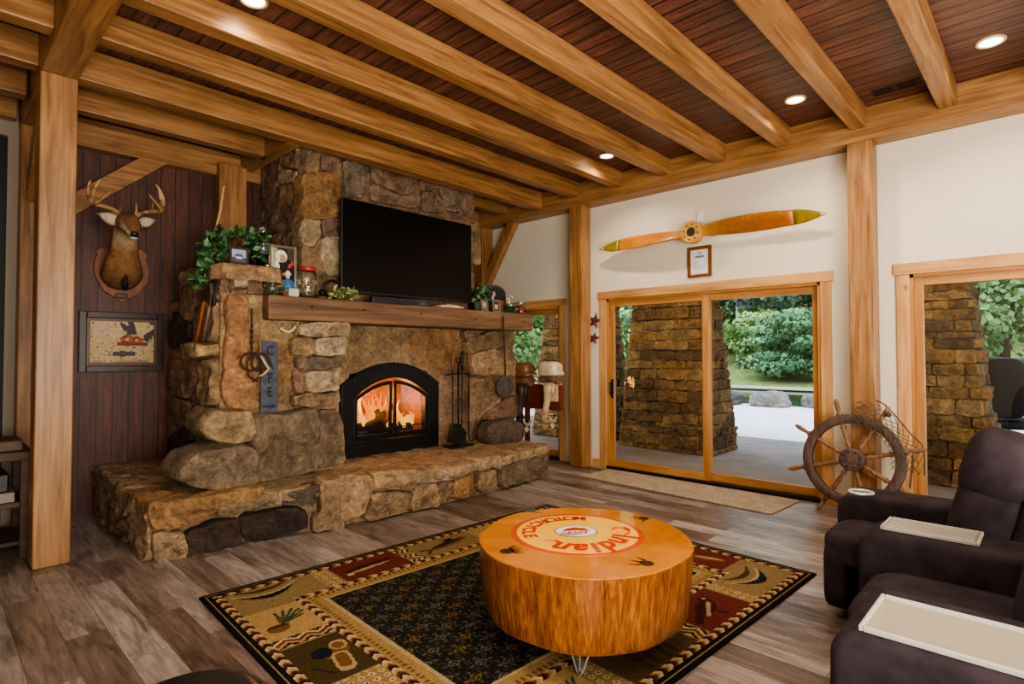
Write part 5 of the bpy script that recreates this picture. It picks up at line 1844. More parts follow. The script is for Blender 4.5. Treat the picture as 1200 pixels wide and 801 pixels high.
ZT = TZ1
MB().lathe([(.352, 0), (.352, .0015)], (EX, EY, ZT), 72).build('emblem_ring', inl('emblem_red_orange', srgb(206, 78, 30)), ct)
MB().lathe([(.322, 0), (.322, .0012)], (EX, EY, ZT+.0012), 72).build('emblem_disc', inl('emblem_yellow', srgb(250, 190, 60)), ct)
RED = inl('emblem_red', srgb(196, 50, 26))
ORO = inl('emblem_outline', srgb(232, 120, 40))
zl = ZT+.0036


def arc_text(s, R_, a_mid, span, size, inward, sx=1, shear=0, mat_=None, nm='lettering', z=zl, grow=0):
    m = MB(); n_ = len(s)
    wd = [.62 if ch_ in 'Iil' else 1.25 if ch_ in 'MW' else 1 for ch_ in s]; tot = sum(wd); acc = 0
    for ch_, w_ in zip(s, wd):
        f_ = (acc+w_/2)/tot-.5; acc += w_
        a_ = a_mid+f_*span*(1 if inward else -1)
        er = Vector((cos(a_), sin(a_), 0)); et = Vector((-sin(a_), cos(a_), 0))
        U, V = (et, -er) if inward else (-et, er)
        o_ = Vector((EX, EY, z))+er*R_
        put(m, ch_, o_, U, V, size, sx, shear)
    return m.build(nm, mat_, ct)


arc_text('MOTORCYCLE', .292, radians(90), radians(128), .098, True, 1.0, 0, RED)
# the big flowing word: heavier letters, bold by doubling
for d_ in (0, .004, -.004, .008):
    pass
arc_text('Indian', .192, radians(-112), radians(118), .19, False, .92, .18, RED, 'script_lettering')
m = MB()
for a0_, r0_, r1_ in ((-47, .20, .315),):
    P_ = [Vector((EX, EY, zl))+Vector((cos(radians(a_)), sin(radians(a_)), 0))*r_ for a_, r_ in ((-34, .20), (-30, .235), (-33, .27), (-42, .285), (-52, .275), (-58, .25))]
    m.tube(P_, [(.010, .0008)]*6, 8)
P_ = [Vector((EX, EY, zl))+Vector((cos(radians(a_)), sin(radians(a_)), 0))*r_ for a_, r_ in ((-168, .205), (-176, .20), (-183, .215), (-188, .235))]
m.tube(P_, [(.010, .0008), (.011, .0008), (.008, .0008), (.003, .0008)], 8)
m.build('script_flourish', RED, ct)
# centre medallion: white oval with feathered bars
EA = radians(-10)
ea, eb = Vector((cos(radians(-40)), sin(radians(-40)), 0)), Vector((cos(radians(50)), sin(radians(50)), 0))
oc = Vector((EX+.01, EY+.015, ZT+.003))


def oval(rx, ry, z0, c, nm):
    MB().add([oc+ea*rx*cos(2*pi*k/40)+eb*ry*sin(2*pi*k/40)+Vector((0, 0, z0)) for k in range(40)], [tuple(range(40))]).build(nm, c, ct)


oval(.118, .098, 0, inl('emblem_grey', srgb(110, 120, 120)), 'medallion_edge')
oval(.110, .090, .0008, inl('emblem_white', srgb(240, 236, 224)), 'medallion')
m1, m2 = MB(), MB()
for i in range(9):
    s_ = -.07+.0165*i
    o_ = oc+ea*s_+Vector((0, 0, .0016))
    d_ = (-eb*.8-ea*.6).normalized()
    L_ = .055+.02*sin(i*.4)
    w_ = ea*.0045
    (m2 if i < 7 else m1).add([o_+w_-eb*.012, o_-w_-eb*.012, o_+d_*L_-w_*.6-eb*.02, o_+d_*L_+w_*.6-eb*.02], [(0, 1, 2, 3)])
m1.add([oc+ea*a_+eb*b_+Vector((0, 0, .0018)) for a_, b_ in ((-.075, .0), (-.05, .04), (0, .062), (.05, .05), (.08, .012), (.05, .0), (.0, .012), (-.04, .006))], [tuple(range(8))])
for i in range(4):
    a_ = -.035+.03*i
    m1.add([oc+ea*a_-eb*.004+Vector((0, 0, .002)), oc+ea*(a_+.008)-eb*.004+Vector((0, 0, .002)), oc+ea*(a_-.012)-eb*.045+Vector((0, 0, .002)), oc+ea*(a_-.020)-eb*.045+Vector((0, 0, .002))], [(0, 1, 2, 3)])
m1.build('medallion_crest', RED, ct); m2.build('medallion_feathers', inl('emblem_black', srgb(40, 40, 46)), ct)
# four dark inlays
INK = inl('inlay_dark', srgb(52, 34, 22))


def claw(u, v, ang, sz, n_, nm='inlay'):
    o_ = at(u, v, z=ZT+.002); m = MB()
    d0 = Vector((cos(ang), sin(ang), 0)); e0 = Vector((-sin(ang), cos(ang), 0))
    m.add([o_+d0*(.42*cos(2*pi*k/16)-.1)*sz+e0*.40*sin(2*pi*k/16)*sz for k in range(16)], [tuple(range(16))])
    for i in range(n_):
        f_ = i/(n_-1)-.5
        b_ = o_+e0*f_*.8*sz+d0*.15*sz
        t_ = o_+e0*f_*1.5*sz+d0*(1.05-.4*abs(f_))*sz
        w_ = e0*.10*sz
        m.add([b_-w_, b_+w_, b_.lerp(t_, .6)+w_*.6+e0*.05*sz, t_, b_.lerp(t_, .6)-w_*.3+e0*.05*sz], [(0, 1, 2, 3, 4)])
    m.build(nm, INK, ct)


claw(596, 645, radians(-25), .085, 5)
claw(756, 659, radians(100), .080, 3)
claw(622, 597, radians(-50), .095, 2)
claw(753, 607, radians(160), .075, 2)
# hairpin legs
for a_ in (-2.55, -.9, .65, 2.2):
    c_ = Vector((TCX+.36*cos(a_), TCY+.36*sin(a_), 0)); e_ = Vector((-sin(a_), cos(a_), 0)); d_ = Vector((cos(a_), sin(a_), 0))
    m = MB(); m.tube([c_-e_*.06+Vector((0, 0, TZ0)), c_-e_*.012+d_*.06+Vector((0, 0, .03)), c_+d_*.065+Vector((0, 0, .012)), c_+e_*.012+d_*.06+Vector((0, 0, .03)), c_+e_*.06+Vector((0, 0, TZ0))], .009, 8)
    m.tube([c_+Vector((0, 0, TZ0)), c_+d_*.055+Vector((0, 0, .03))], .007, 8)
    m.bx(c_.x-.08, c_.x+.08, c_.y-.05, c_.y+.05, TZ0-.006, TZ0)
    m.build('leg', STEEL, ct, smooth=True, angle=40)

# ================================================================== RUG
RU, RV = Vector((.9989, -.0450, 0)), Vector((.0450, .9989, 0))
RW, RH = 3.044, 2.414
RO = Vector((1.173, 3.704, 0))-RV*RH
NU, NV = 380, 300


def rugf(a, b):
    x, y = a*RW, b*RH
    bk, tan, gold, dk, red, olv, cr = L3(24, 22, 24), L3(150, 126, 88), L3(180, 148, 96), L3(36, 33, 31), L3(108, 50, 40), L3(86, 70, 42), L3(206, 182, 134)
    brn, grn, navy = L3(120, 84, 46), L3(60, 74, 56), L3(30, 32, 40)
    C = np.tile(tan, (len(a), 1)).astype(float)
    d = np.minimum(np.minimum(x, RW-x), np.minimum(y, RH-y))
    horiz = np.minimum(y, RH-y) <= np.minimum(x, RW-x)
    s = np.where(horiz, x, y)                       # coordinate running along the border

    def setm(m, c):
        C[m] = c
    setm(d < .055, bk)
    setm((d > .022) & (d < .029), tan)
    # chevron bands

    def chev(d0, d1, per):
        m = (d > d0) & (d < d1)
        q = np.floor(((s+abs(d-(d0+d1)/2)*1.2) % per)/per*4)
        for i, c in enumerate((cr, dk, red, gold)):
            setm(m & (q == i), c)
    chev(.055, .105, .085)
    chev(.40, .45, .085)
    setm((d > .45) & (d < .53), gold*.8)
    m = (d > .462) & (d < .492) & ((s*28) % 1 < .5); setm(m, brn)
    setm((d > .53) & (d < .55), cr*.75)
    # field
    F = d > .55
    setm(F, dk*.8)
    px, py = (x-.55), (y-.55)
    cell = .20
    gx, gy = px/cell, py/(cell*.8)
    for ox, oy in ((0, 0), (.5, .5)):
        fx = (gx+ox) % 1-.5; fy = (gy+oy) % 1-.5
        r1 = abs(fx)+abs(fy)
        cc = np.where(((np.floor(gx+ox)+np.floor(gy+oy)) % 3 == 0)[:, None], L3(120, 96, 52), L3(104, 96, 80))
        m = F & (r1 < .20) & (r1 > .13); C[m] = cc[m]
        m = F & (r1 < .07); C[m] = cc[m]
        m = F & (abs(fx) < .33) & (abs(fx) > .22) & (abs(fy) < .05+.0*fx); C[m] = cc[m]*.8
        m = F & (abs(fy) < .33) & (abs(fy) > .24) & (abs(fx) < .05); C[m] = cc[m]*.8
        m = F & (abs(abs(fx)-.2) < .025) & (abs(abs(fy)-.2) < .09); C[m] = L3(74, 70, 60)
    m = F & (np.sin(x*130)*np.sin(y*130) > .72); C[m] = L3(60, 56, 50)
    # panel band
    B = (d > .105) & (d < .40)
    setm(B, tan*.92)

    def rect(x0, y0, x1, y1):
        return (x > x0) & (x < x1) & (y > y0) & (y < y1)

    def ell(cx, cy, rx, ry, ang=0):
        ca, sa = cos(ang), sin(ang)
        X, Y = (x-cx)*ca+(y-cy)*sa, -(x-cx)*sa+(y-cy)*ca
        return (X/rx)**2+(Y/ry)**2 < 1

    def seg(x0, y0, x1, y1, w):
        dx, dy = x1-x0, y1-y0
        t_ = np.clip(((x-x0)*dx+(y-y0)*dy)/(dx*dx+dy*dy), 0, 1)
        return (x-x0-t_*dx)**2+(y-y0-t_*dy)**2 < w*w

    def zig(x0, y0, x1, y1, ver):
        m = rect(x0, y0, x1, y1)
        u_, w_ = (x, y) if not ver else (y, x)
        q = np.floor(((w_-(y0 if not ver else x0)+.5*abs((u_*9) % 1-.5)*.16)/.022)) % 4
        for i, c in enumerate((cr, dk, gold, red)):
            setm(m & (q == i), c)

    def checker(x0, y0, x1, y1):
        m = rect(x0, y0, x1, y1); setm(m, gold*.75)
        fx, fy = (x*20) % 1-.5, (y*20) % 1-.5
        q = abs(fx)+abs(fy)
        setm(m & (q < .42) & (q > .22), cr); setm(m & (q < .12), red)
    c0, c1 = .105, .40
    T0, T1 = RH-.40, RH-.105
    R0, R1_ = RW-.40, RW-.105

    def canoe(cx, cy, ang, L=.42, fl=1):
        ca, sa = cos(ang), sin(ang)
        X, Y = (x-cx)*ca+(y-cy)*sa, -(x-cx)*sa+(y-cy)*ca
        Y = Y*fl
        bow = .10*(X/(L/2))**2
        m = (abs(X) < L/2) & (Y-bow > -.075) & (Y-bow < .0+.0*X) & (Y-bow > -.075*(1-(X/(L/2))**2)-.0)
        C[m] = dk
        m2 = m & (Y-bow > -.02); C[m2] = cr*.8
        m3 = (abs(X) < L*.40) & (abs(Y-bow-.06) < .016*(1-(X/(L*.42))**2)+.004); C[m3] = olv*.8
    # corner panels with canoes
    for (x0, y0, cx, cy, an, f_) in ((c0, T0, .32, T0+.16, .0, 1), (R0-.2, c0, R0+.02, c0+.13, .0, 1), (c0, c0, .32, c0+.13, 0, 1), (R0-.2, T0, R0+.02, T0+.15, 0, 1)):
        m = rect(x0, y0, x0+.52 if x0 < 1 else x0+.51, y0+.295); setm(m, tan*.95)
        canoe(cx, cy+.02, an, .42, f_)
    # side borders (short sides): pine sprig, duck, fish...
    for (x0, x1) in ((c0, c1), (R0, R1_)):
        xm = (x0+x1)/2
        m = rect(x0, 1.58, x1, 1.96); setm(m, gold)
        setm(ell(xm-.06, 1.70, .06, .05), brn); setm(seg(xm-.10, 1.72, xm-.0, 1.72, .008), dk)
        for i in range(6):
            setm(seg(xm-.02, 1.74, xm+.02+.10*cos(i*.5-.6), 1.76+.13*sin(.35*i+.15), .009), grn)
        setm(seg(xm-.03, 1.76, xm+.0, 1.82, .01), brn)
        zig(x0, 1.47, x1, 1.57, False)
        m = rect(x0, 1.03, x1, 1.46); setm(m, olv*.75)
        setm(ell(xm+.05, 1.27, .075, .06, .6), brn); setm(ell(xm+.09, 1.33, .045, .05), cr*.7); setm(ell(xm+.085, 1.325, .03, .035), brn*1.1)
        setm(ell(xm-.01, 1.30, .05, .055, -.4), navy); setm(seg(xm+.05, 1.22, xm+.03, 1.12, .045), cr*.7); setm(seg(xm+.05, 1.22, xm+.035, 1.14, .03), brn)
        setm(seg(xm-.1, 1.20, xm-.04, 1.1, .006), dk)
        checker(x0, .83, x1, 1.02)
        m = rect(x0, .46, x1, .82); setm(m, red)
        setm(ell(xm, .63, .04, .12, .3), brn); setm(ell(xm+.01, .63, .02, .10, .3), gold)
    # long borders: checker, red fish, trout, ...
    for k_, (y0, y1) in enumerate(((T0, T1), (c0, c1))):
        ym = (y0+y1)/2
        fl_ = -1 if k_ else 1

        def X(v):
            return v if k_ == 0 else RW-v
        for v0, v1, kind in ((.63, .74, 'c'), (.75, 1.24, 'red'), (1.25, 1.36, 'z'), (1.37, 1.92, 'trout'), (1.93, 2.04, 'c'), (2.05, 2.32, 'cone')):
            xa, xb = sorted((X(v0), X(v1))); xm = (xa+xb)/2
            if kind == 'c':
                checker(xa, y0, xb, y1)
            elif kind == 'z':
                zig(xa, y0, xb, y1, True)
            elif kind == 'red':
                m = rect(xa, y0, xb, y1); setm(m, red)
                if k_ == 0:
                    setm(ell(xm, ym+.02, .19, .035, .12), red*.45); setm(ell(xm-.02, ym-.02, .17, .018, .12), cr*.7); setm(ell(xm-.17, ym-.05, .025, .022), cr)
                else:
                    setm(ell(xm, ym+.01, .12, .055, .3), red*.4); setm(ell(xm+.09, ym+.07, .045, .035), red*.4); setm(seg(xm+.07, ym+.03, xm-.08, ym-.05, .012), cr*.7); setm(ell(xm+.1, ym+.075, .012, .01), cr)
                    setm(seg(xm-.12, ym-.02, xm-.2, ym-.06, .02), red*.4); setm(seg(xm+.0, ym-.06, xm+.03, ym-.11, .008), dk)
            elif kind == 'trout':
                m = rect(xa, y0, xb, y1); setm(m, tan*.9 if k_ == 0 else olv*1.1)
                if k_ == 0:
                    setm(ell(xm+.02, ym, .19, .042, .18), brn*.8); setm(ell(xm+.02, ym+.015, .17, .025, .18), dk*1.5); setm(seg(xm-.17, ym-.03, xm-.23, ym-.0, .015), brn*.6); setm(seg(xm-.17, ym-.03, xm-.22, ym-.09, .015), brn*.6)
                    setm(ell(xm+.06, ym+.07, .05, .022, .2), dk)
                else:
                    setm(ell(xm, ym, .14, .06, .1), brn*.55); setm(ell(xm+.13, ym+.05, .06, .05, .3), brn*.5)
                    for q in (-.1, -.03, .06, .12):
                        setm(seg(xm+q, ym-.03, xm+q-.01, ym-.12, .015), brn*.45)
                    setm(seg(xm+.16, ym+.08, xm+.22, ym+.12, .015), cr*.6); setm(seg(xm+.13, ym+.09, xm+.1, ym+.13, .02), cr*.6)
            else:
                m = rect(xa, y0, xb, y1); setm(m, gold)
                for i in range(6):
                    setm(seg(xm, ym-.05, xm-.10+.04*i, ym+.08, .008), grn)
                setm(ell(xm+.02, ym-.07, .06, .035, .4), brn)
    rn = np.random.RandomState(2).rand(len(a))
    C *= (.86+.28*rn)[:, None]
    return np.clip(C*.72, 0, 1)


RUGM = vcol('rug_pile', .95, 260, .22, .5, .004, spec=.1)
painted('area_rug', RO+Vector((0, 0, .012)), RU*RW, RV*RH, NU, NV, rugf, RUGM, None, 'large dark lodge style area rug with canoe, fish and bird panels, under the coffee table', 'rug', back=(0, 0, -.0115), org=RO)
# door mat
t = NT('door_mat'); v = t.coord((1, 1, 1), False)
n_ = t.noise(v, 70, 5, .7); n2 = t.noise(v, 9, 4, .6)
c = t.ramp(n_, [(.35, srgb(128, 106, 84)), (.5, srgb(174, 156, 132)), (.65, srgb(206, 192, 170))])
t.col(t.mix(c, t.ramp(n2, [(.35, (.82, .8, .78, 1)), (.65, (1.08, 1.08, 1.08, 1))]), 1.0, 'MULTIPLY')); t.b.inputs['Roughness'].default_value = .95; t.bump(n_, .6, .01)
MATM = t.m
dm = MB(); dm.prism([Vector((5.47, 4.10, .001)), Vector((5.36, 1.88, .001)), Vector((6.03, 1.84, .001)), Vector((6.06, 4.10, .001))], (0, 0, .012))
dm.build('door_mat', MATM, org=(5.7, 3, 0), bevel=.004, label='speckled beige runner mat lying along the sliding glass door', cat='mat')

# ================================================================== LEFT SIDE TABLE, STOOL
sdt = emptyo('rustic_side_table', (.2, 5.6, 0), 'dark rustic wooden side table with a shelf, partly hidden behind the tall post', 'side table')
OLDW = wood('old_dark_wood', srgb(46, 32, 24), srgb(96, 70, 52), 0, .6, 20)
MB().bx(-.5, .585, 5.35, 5.95, .70, .765).build('table_top', OLDW, sdt, bevel=.008)
MB().bx(-.46, .555, 5.40, 5.90, .36, .40).build('shelf', OLDW, sdt, bevel=.006)
MB().bx(-.46, .555, 5.40, 5.90, .09, .12).build('lower_shelf', OLDW, sdt, bevel=.006)
for x, y in ((-.44, 5.40), (.545, 5.40), (-.44, 5.90), (.545, 5.90)):
    MB().bx(x-.03, x+.03, y-.03, y+.03, 0, .70).build('leg', OLDW, sdt, bevel=.005)
MB().bx(.08, .49, 5.42, 5.8, .40, .47).build('magazine', plain('pale_magazine', srgb(150, 140, 130), .6), org=(.2, 5.6, .4), label='pale magazine lying on the middle shelf of the rustic side table', cat='magazine', bevel=.003)
MB().bx(.06, .46, 5.44, 5.8, .471, .60).build('black_case', BLACK, org=(.2, 5.6, .47), label='black case on top of the magazine in the rustic side table', cat='case', bevel=.01)
MB().bx(.14, .53, 5.4, 5.8, .766, .84).build('wooden_tray', plain('worn_tray', srgb(96, 72, 58), .6), org=(.2, 5.6, .766), label='worn brown wooden box on top of the rustic side table', cat='box', bevel=.01)

st_c = Vector((.572, 1.915, 0))
fs_ = emptyo('footstool', st_c, 'round black leather footstool, only its top edge showing on the plank floor', 'footstool')
LEA = plain('black_leather', srgb(30, 29, 32), .35, nz=.1)
MB().lathe([(.20, .06), (.22, .10), (.225, .30)], st_c, 40).build('body', LEA, fs_, smooth=True, angle=40)
MB().lathe([(.225, .30), (.235, .33), (.225, .38), (.18, .40), (.001, .405)], st_c, 40, cap=False).build('cushion', LEA, fs_, smooth=True)
MB().lathe([(.18, 0), (.19, .06)], st_c, 30).build('base', BLACK, fs_)
# ================================================================== OUTSIDE
CONC = plain('patio_concrete', srgb(136, 124, 114), .8, nz=.14, scale=3)
DRV = plain('driveway_concrete', srgb(214, 214, 216), .9, nz=.05, scale=1.5)
GRASS = plain('lawn_grass', srgb(124, 138, 80), .95, spec=.1, nz=.25, scale=2.5, bump=.3)
HILL = plain('hill_green', srgb(48, 74, 36), .95, spec=.1, nz=.3, scale=.6)
ORGY = (20, 4, 0)
MB().bx(XW+WT, 10.4, -9, 16, -.12, -.03).build('patio_ground', CONC, kind='structure')
MB().bx(10.4, 17.6, -20, 34, -.14, -.05).build('driveway_ground', DRV, kind='structure')
t = NT('pond'); t.col(srgb(64, 84, 54)); t.b.inputs['Roughness'].default_value = .06
v = t.coord((1, 1, 1), False); t.bump(t.noise(v, 1.2, 3), .06, .05)
MB().bx(17.0, 34, -40, 60, -.6, -.42).build('pond_water', t.m, kind='structure')
# lawn rising from the far bank, then the wooded hill
m = MB()
prof = [(30.5, -.7), (31.2, -.36), (33, -.2), (38, .35), (46, 1.5), (56, 4.5), (80, 20), (110, 44)]
ysg = [-70+8*i for i in range(22)]
for i, (x, z) in enumerate(prof):
    for y in ysg:
        m.v.append(Vector((x+.6*sin(y*.3)*(i > 0), y, z+.2*noise.noise(Vector((x*.1, y*.1, 0)))))); m.c.append((1, 1, 1, 1))
k = len(ysg)
for i in range(len(prof)-1):
    for j in range(k-1):
        m.f.append((i*k+j, i*k+j+1, (i+1)*k+j+1, (i+1)*k+j))
m.build('hill_terrain', GRASS, kind='structure', smooth=True)
MB().bx(30.9, 31.9, -40, 60, -.36, -.27).build('pond_path', plain('bank_gravel', srgb(190, 184, 172), .9), kind='structure')
# near bank edge
MB().bx(17.5, 18.1, -20, 34, -.6, -.30).build('bank_ground', HILL, kind='structure')
# porch roof over the patio
MB().bx(XW+WT, 9.6, -9, 14, 2.95, 3.10).build('porch_ceiling', plain('porch_brown', srgb(96, 66, 44), .7), kind='structure')


# ---- stone pillars
def pillar(yc, label):
    m = MB(srgb(112, 94, 70)); rr = random.Random(int(yc*10)+5)
    X0b, X1b, hb_, ht = 8.0, 8.95, .77, .47      # base half width, half width at z = 2.95
    Ht = 2.95

    def hwid(z):
        return hb_-(hb_-ht)*(z/Ht)

    def xo(z):
        return .10*(z/Ht)
    a = [Vector((X0b+.03, yc-hb_+.03, -.03)), Vector((X0b+.03, yc+hb_-.03, -.03)), Vector((X1b-.03, yc+hb_-.03, -.03)), Vector((X1b-.03, yc-hb_+.03, -.03))]
    b = [Vector((X0b+.03+xo(Ht), yc-ht+.03, Ht)), Vector((X0b+.03+xo(Ht), yc+ht-.03, Ht)), Vector((X1b-.03-xo(Ht), yc+ht-.03, Ht)), Vector((X1b-.03-xo(Ht), yc-ht+.03, Ht))]
    m.add(a+b, [(0, 3, 2, 1), (4, 5, 6, 7), (0, 1, 5, 4), (1, 2, 6, 5), (2, 3, 7, 6), (3, 0, 4, 7)])
    cols = [srgb(142, 112, 66), srgb(122, 94, 56), srgb(152, 124, 80), srgb(108, 84, 54), srgb(134, 104, 60)]
    z = -.03
    while z < Ht-.03:
        h_ = rr.choice((.07, .10, .13, .16, .19)); h_ = min(h_, Ht-z)
        zc = z+h_/2
        faces = [('F', 2*hwid(zc)), ('R', .95-2*xo(zc)), ('L', .95-2*xo(zc)), ('B', 2*hwid(zc))]
        for f_, w_ in faces:
            p_ = 0
            while p_ < w_-.02:
                l_ = min(rr.uniform(.16, .52)*(1 if h_ < .15 else 1.2), w_-p_)
                if w_-p_-l_ < .10:
                    l_ = w_-p_
                g_ = .003
                q_ = []
                for pp, zz in ((p_+g_, z+g_), (p_+l_-g_, z+g_), (p_+l_-g_, z+h_-g_), (p_+g_, z+h_-g_)):
                    if f_ == 'F':
                        q_.append(Vector((X0b+xo(zz), yc+hwid(zc)-pp, zz)))
                    elif f_ == 'B':
                        q_.append(Vector((X1b-xo(zz), yc-hwid(zc)+pp, zz)))
                    elif f_ == 'R':
                        q_.append(Vector((X0b+xo(zz)+pp, yc-hwid(zc), zz)))
                    else:
                        q_.append(Vector((X0b+xo(zz)+pp, yc+hwid(zc), zz)))
                nn = {'F': (-1, 0, 0), 'B': (1, 0, 0), 'R': (0, -1, 0), 'L': (0, 1, 0)}[f_]
                if f_ in 'BL' and rr.random() < 2:
                    m.prism(q_, Vector(nn)*.03, jit(rr.choice(cols), .15, rr))
                else:
                    stone(m, q_, nn, rr.uniform(.012, .06), .03, jit(rr.choice(cols), .16, rr), step=.06, amp=.020, rnd=rr, q=.10, grow=1.0)
                p_ += l_
        z += h_
    return m.build('stone_pillar', STONE, org=(8.47, yc, -.03), smooth=True, angle=40, label=label, cat='pillar', group='stone porch pillars', kind='thing')


pillar(4.42, 'tapered stacked stone porch pillar outside, filling the sliding panel of the big glass door')
pillar(1.25, 'tapered stone porch pillar outside the glass door next to the recliners')
pillar(6.32, 'tapered stone porch pillar outside, seen past the cream outboard motor')

# ---- boulders at the pond edge
for (u, v, w_, h_, sd, l) in ((848, 474, .8, .42, 2, 'dark boulder at the pond edge, half hidden by the stone pillar'), (896, 477, 1.05, .46, 5, 'long grey boulder at the pond edge, the middle one of three'), (962, 479, 1.2, .42, 9, 'pale boulder at the pond edge behind the door frame, furthest from the pillar')):
    p = at(u, v, z=-.05)
    rot = Matrix.Rotation(radians(-50), 3, 'Z')
    MB().sup((p.x+.4, p.y, h_*.38-.05), (.8, w_, h_*1.15), 2.8, 18, rot=None, col=jit(srgb(128, 124, 118) if sd != 2 else srgb(84, 80, 76), .03), nz=.16, nsc=2.2, seed=sd).build('pond_boulder', ROCK, org=(p.x, p.y, -.05), smooth=True, angle=50, label=l, cat='boulder', group='boulders along the pond')

# ---- trees
TLEAF = vcol('tree_leaves', .6, 3, .22, 0)
BARK = plain('bark', srgb(84, 68, 52), .9, bump=.5)


def crown_mesh(m, c, r, cols, nb, nl, ls, rr, flat=.8, layered=False):
    for b_ in range(nb):
        th = rr.uniform(0, 6.28); ph = math.acos(rr.uniform(-.55, 1))
        k = rr.uniform(.45, .95)
        o_ = Vector((c[0]+r*k*sin(ph)*cos(th), c[1]+r*k*sin(ph)*sin(th), c[2]+r*flat*k*cos(ph)))
        br_ = r*rr.uniform(.22, .38)
        bc = rr.choice(cols)
        for i in range(nl):
            d = Vector((rr.gauss(0, 1), rr.gauss(0, 1), rr.gauss(0, 1)*.8+.25)).normalized()
            p_ = o_+Vector((d.x*br_, d.y*br_, d.z*br_*(.38 if layered else .75)))*rr.uniform(.75, 1.05)
            f_ = .62+.55*max(0, d.z*.6+.4)  # leaves lighter towards clump tops, daylight put into their colour
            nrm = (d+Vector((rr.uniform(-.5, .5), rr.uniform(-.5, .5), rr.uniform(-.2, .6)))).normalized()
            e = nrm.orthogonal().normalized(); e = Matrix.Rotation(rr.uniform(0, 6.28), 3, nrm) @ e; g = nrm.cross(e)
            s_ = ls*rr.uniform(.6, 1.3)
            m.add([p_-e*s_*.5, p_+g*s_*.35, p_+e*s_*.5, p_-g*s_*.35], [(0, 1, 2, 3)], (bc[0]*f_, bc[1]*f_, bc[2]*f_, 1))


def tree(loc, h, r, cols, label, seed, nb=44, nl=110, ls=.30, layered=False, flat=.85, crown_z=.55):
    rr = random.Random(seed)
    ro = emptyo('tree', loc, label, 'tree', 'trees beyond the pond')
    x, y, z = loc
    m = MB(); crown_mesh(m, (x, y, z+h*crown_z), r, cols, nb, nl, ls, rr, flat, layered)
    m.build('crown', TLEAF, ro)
    m = MB(); m.tube([(x, y, z-.3), (x+.05, y, z+h*.3), (x-.05, y+.1, z+h*.6)], [.16*h/6, .12*h/6, .05], 8)
    for i in range(5):
        a_ = rr.uniform(0, 6.28)
        m.tube([(x, y, z+h*(.25+.06*i)), (x+r*.4*cos(a_), y+r*.4*sin(a_), z+h*(.45+.06*i))], [.06*h/6, .02], 6)
    m.build('trunk', BARK, ro, smooth=True)
    return ro


G1 = [srgb(138, 172, 98), srgb(116, 154, 84), srgb(156, 186, 116)]
G2 = [srgb(86, 134, 84), srgb(62, 108, 70), srgb(112, 154, 100)]
G3 = [srgb(64, 104, 82), srgb(50, 86, 70), srgb(84, 124, 92), srgb(44, 74, 60)]


def gz(x):
    for (xa, za), (xb, zb) in zip(prof, prof[1:]):
        if x <= xb:
            return za+(zb-za)*max(0, (x-xa)/(xb-xa))
    return prof[-1][1]


def dirp(u, dist):
    d = at(u, 420, x=1.0); d.z = 0; d = d.normalized()*dist
    return Vector((d.x, d.y, gz(d.x)))


p = dirp(962, 38); tree(p, 6.0, 3.9, G2, 'large dark green layered tree on the lawn beyond the pond, against the door frame', 3, 90, 140, .30, True, .8, .27)
p = dirp(934, 41); tree(p, 5.6, 2.8, G2+G1[:1], 'mid green layered tree beyond the pond, touching the large dark one', 4, 60, 130, .30, True, .85, .29)
p = dirp(890, 44); tree(p, 6.0, 2.6, G1, 'pale green round tree beyond the pond, standing over the lawn picnic spot', 5, 54, 120, .28, False, .75, .30)
p = dirp(868, 50); tree(p, 6.4, 2.8, G1+G2[:1], 'slim light green tree beyond the pond beside the white pole', 6, 46, 110, .30, False, .8, .30)
p = dirp(620, 16); p.z = -.1; tree(Vector((p.x, p.y, -.1)), 3.6, 1.5, G1, 'bright green leafy tree outside the glass door by the outboard motors', 7, 44, 130, .15, False, 1.0, .55)
p = dirp(722, 24); tree(Vector((p.x, p.y, -.3)), 5.4, 2.3, G1+G2, 'green tree seen through the gap past the stone pillar at the big door', 8, 44, 110, .22, False, 1.0, .5)
p = dirp(1178, 34); tree(p, 8.5, 4.2, [srgb(150, 176, 110), srgb(120, 156, 92), srgb(96, 138, 80)], 'tall pale green tree outside the glass door behind the recliners', 9, 70, 130, .34, False, 1.0, .40)
p = dirp(650, 30); tree(Vector((p.x, p.y, 0)), 7, 3.2, G2+G1, 'broad green tree far outside the door by the outboard motors', 10, 50, 110, .3, False, 1.0, .5)
# wooded hillside
rr = random.Random(31)
m = MB()
for i in range(330):
    u = rr.uniform(560, 1260)
    dist = rr.choice((50, 56, 62, 70, 78))+rr.uniform(-3, 3)
    p = dirp(u, dist)
    r = rr.uniform(2.2, 3.6)
    p.z = max(p.z, 1.2)+rr.uniform(1.5, 6.5)+(dist-50)*.10
    if 850 < u < 905 and dist < 58:
        p.z += 3.5
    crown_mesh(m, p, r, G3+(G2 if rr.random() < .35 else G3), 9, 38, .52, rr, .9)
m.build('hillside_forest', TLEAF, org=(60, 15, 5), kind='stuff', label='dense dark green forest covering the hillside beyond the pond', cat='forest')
# white pole
p = dirp(864, 46)
MB().tube([p, p+Vector((0, 0, 5.0))], .06, 8).build('white_pole', plain('pole_white', srgb(220, 222, 222), .5), org=p, label='thin white pole standing on the lawn beyond the pond', cat='pole')
p = dirp(877, 42)
m = MB(srgb(70, 52, 46)); m.box((p.x, p.y, p.z+.42), (.7, 1.5, .08)); m.box((p.x-.5, p.y, p.z+.22), (.25, 1.5, .06)); m.box((p.x+.5, p.y, p.z+.22), (.25, 1.5, .06)); m.box((p.x, p.y-.5, p.z+.2), (.9, .08, .45)); m.box((p.x, p.y+.5, p.z+.2), (.9, .08, .45))
m.build('picnic_table', COLV, org=p, label='small dark picnic table on the lawn under the pale tree', cat='table')

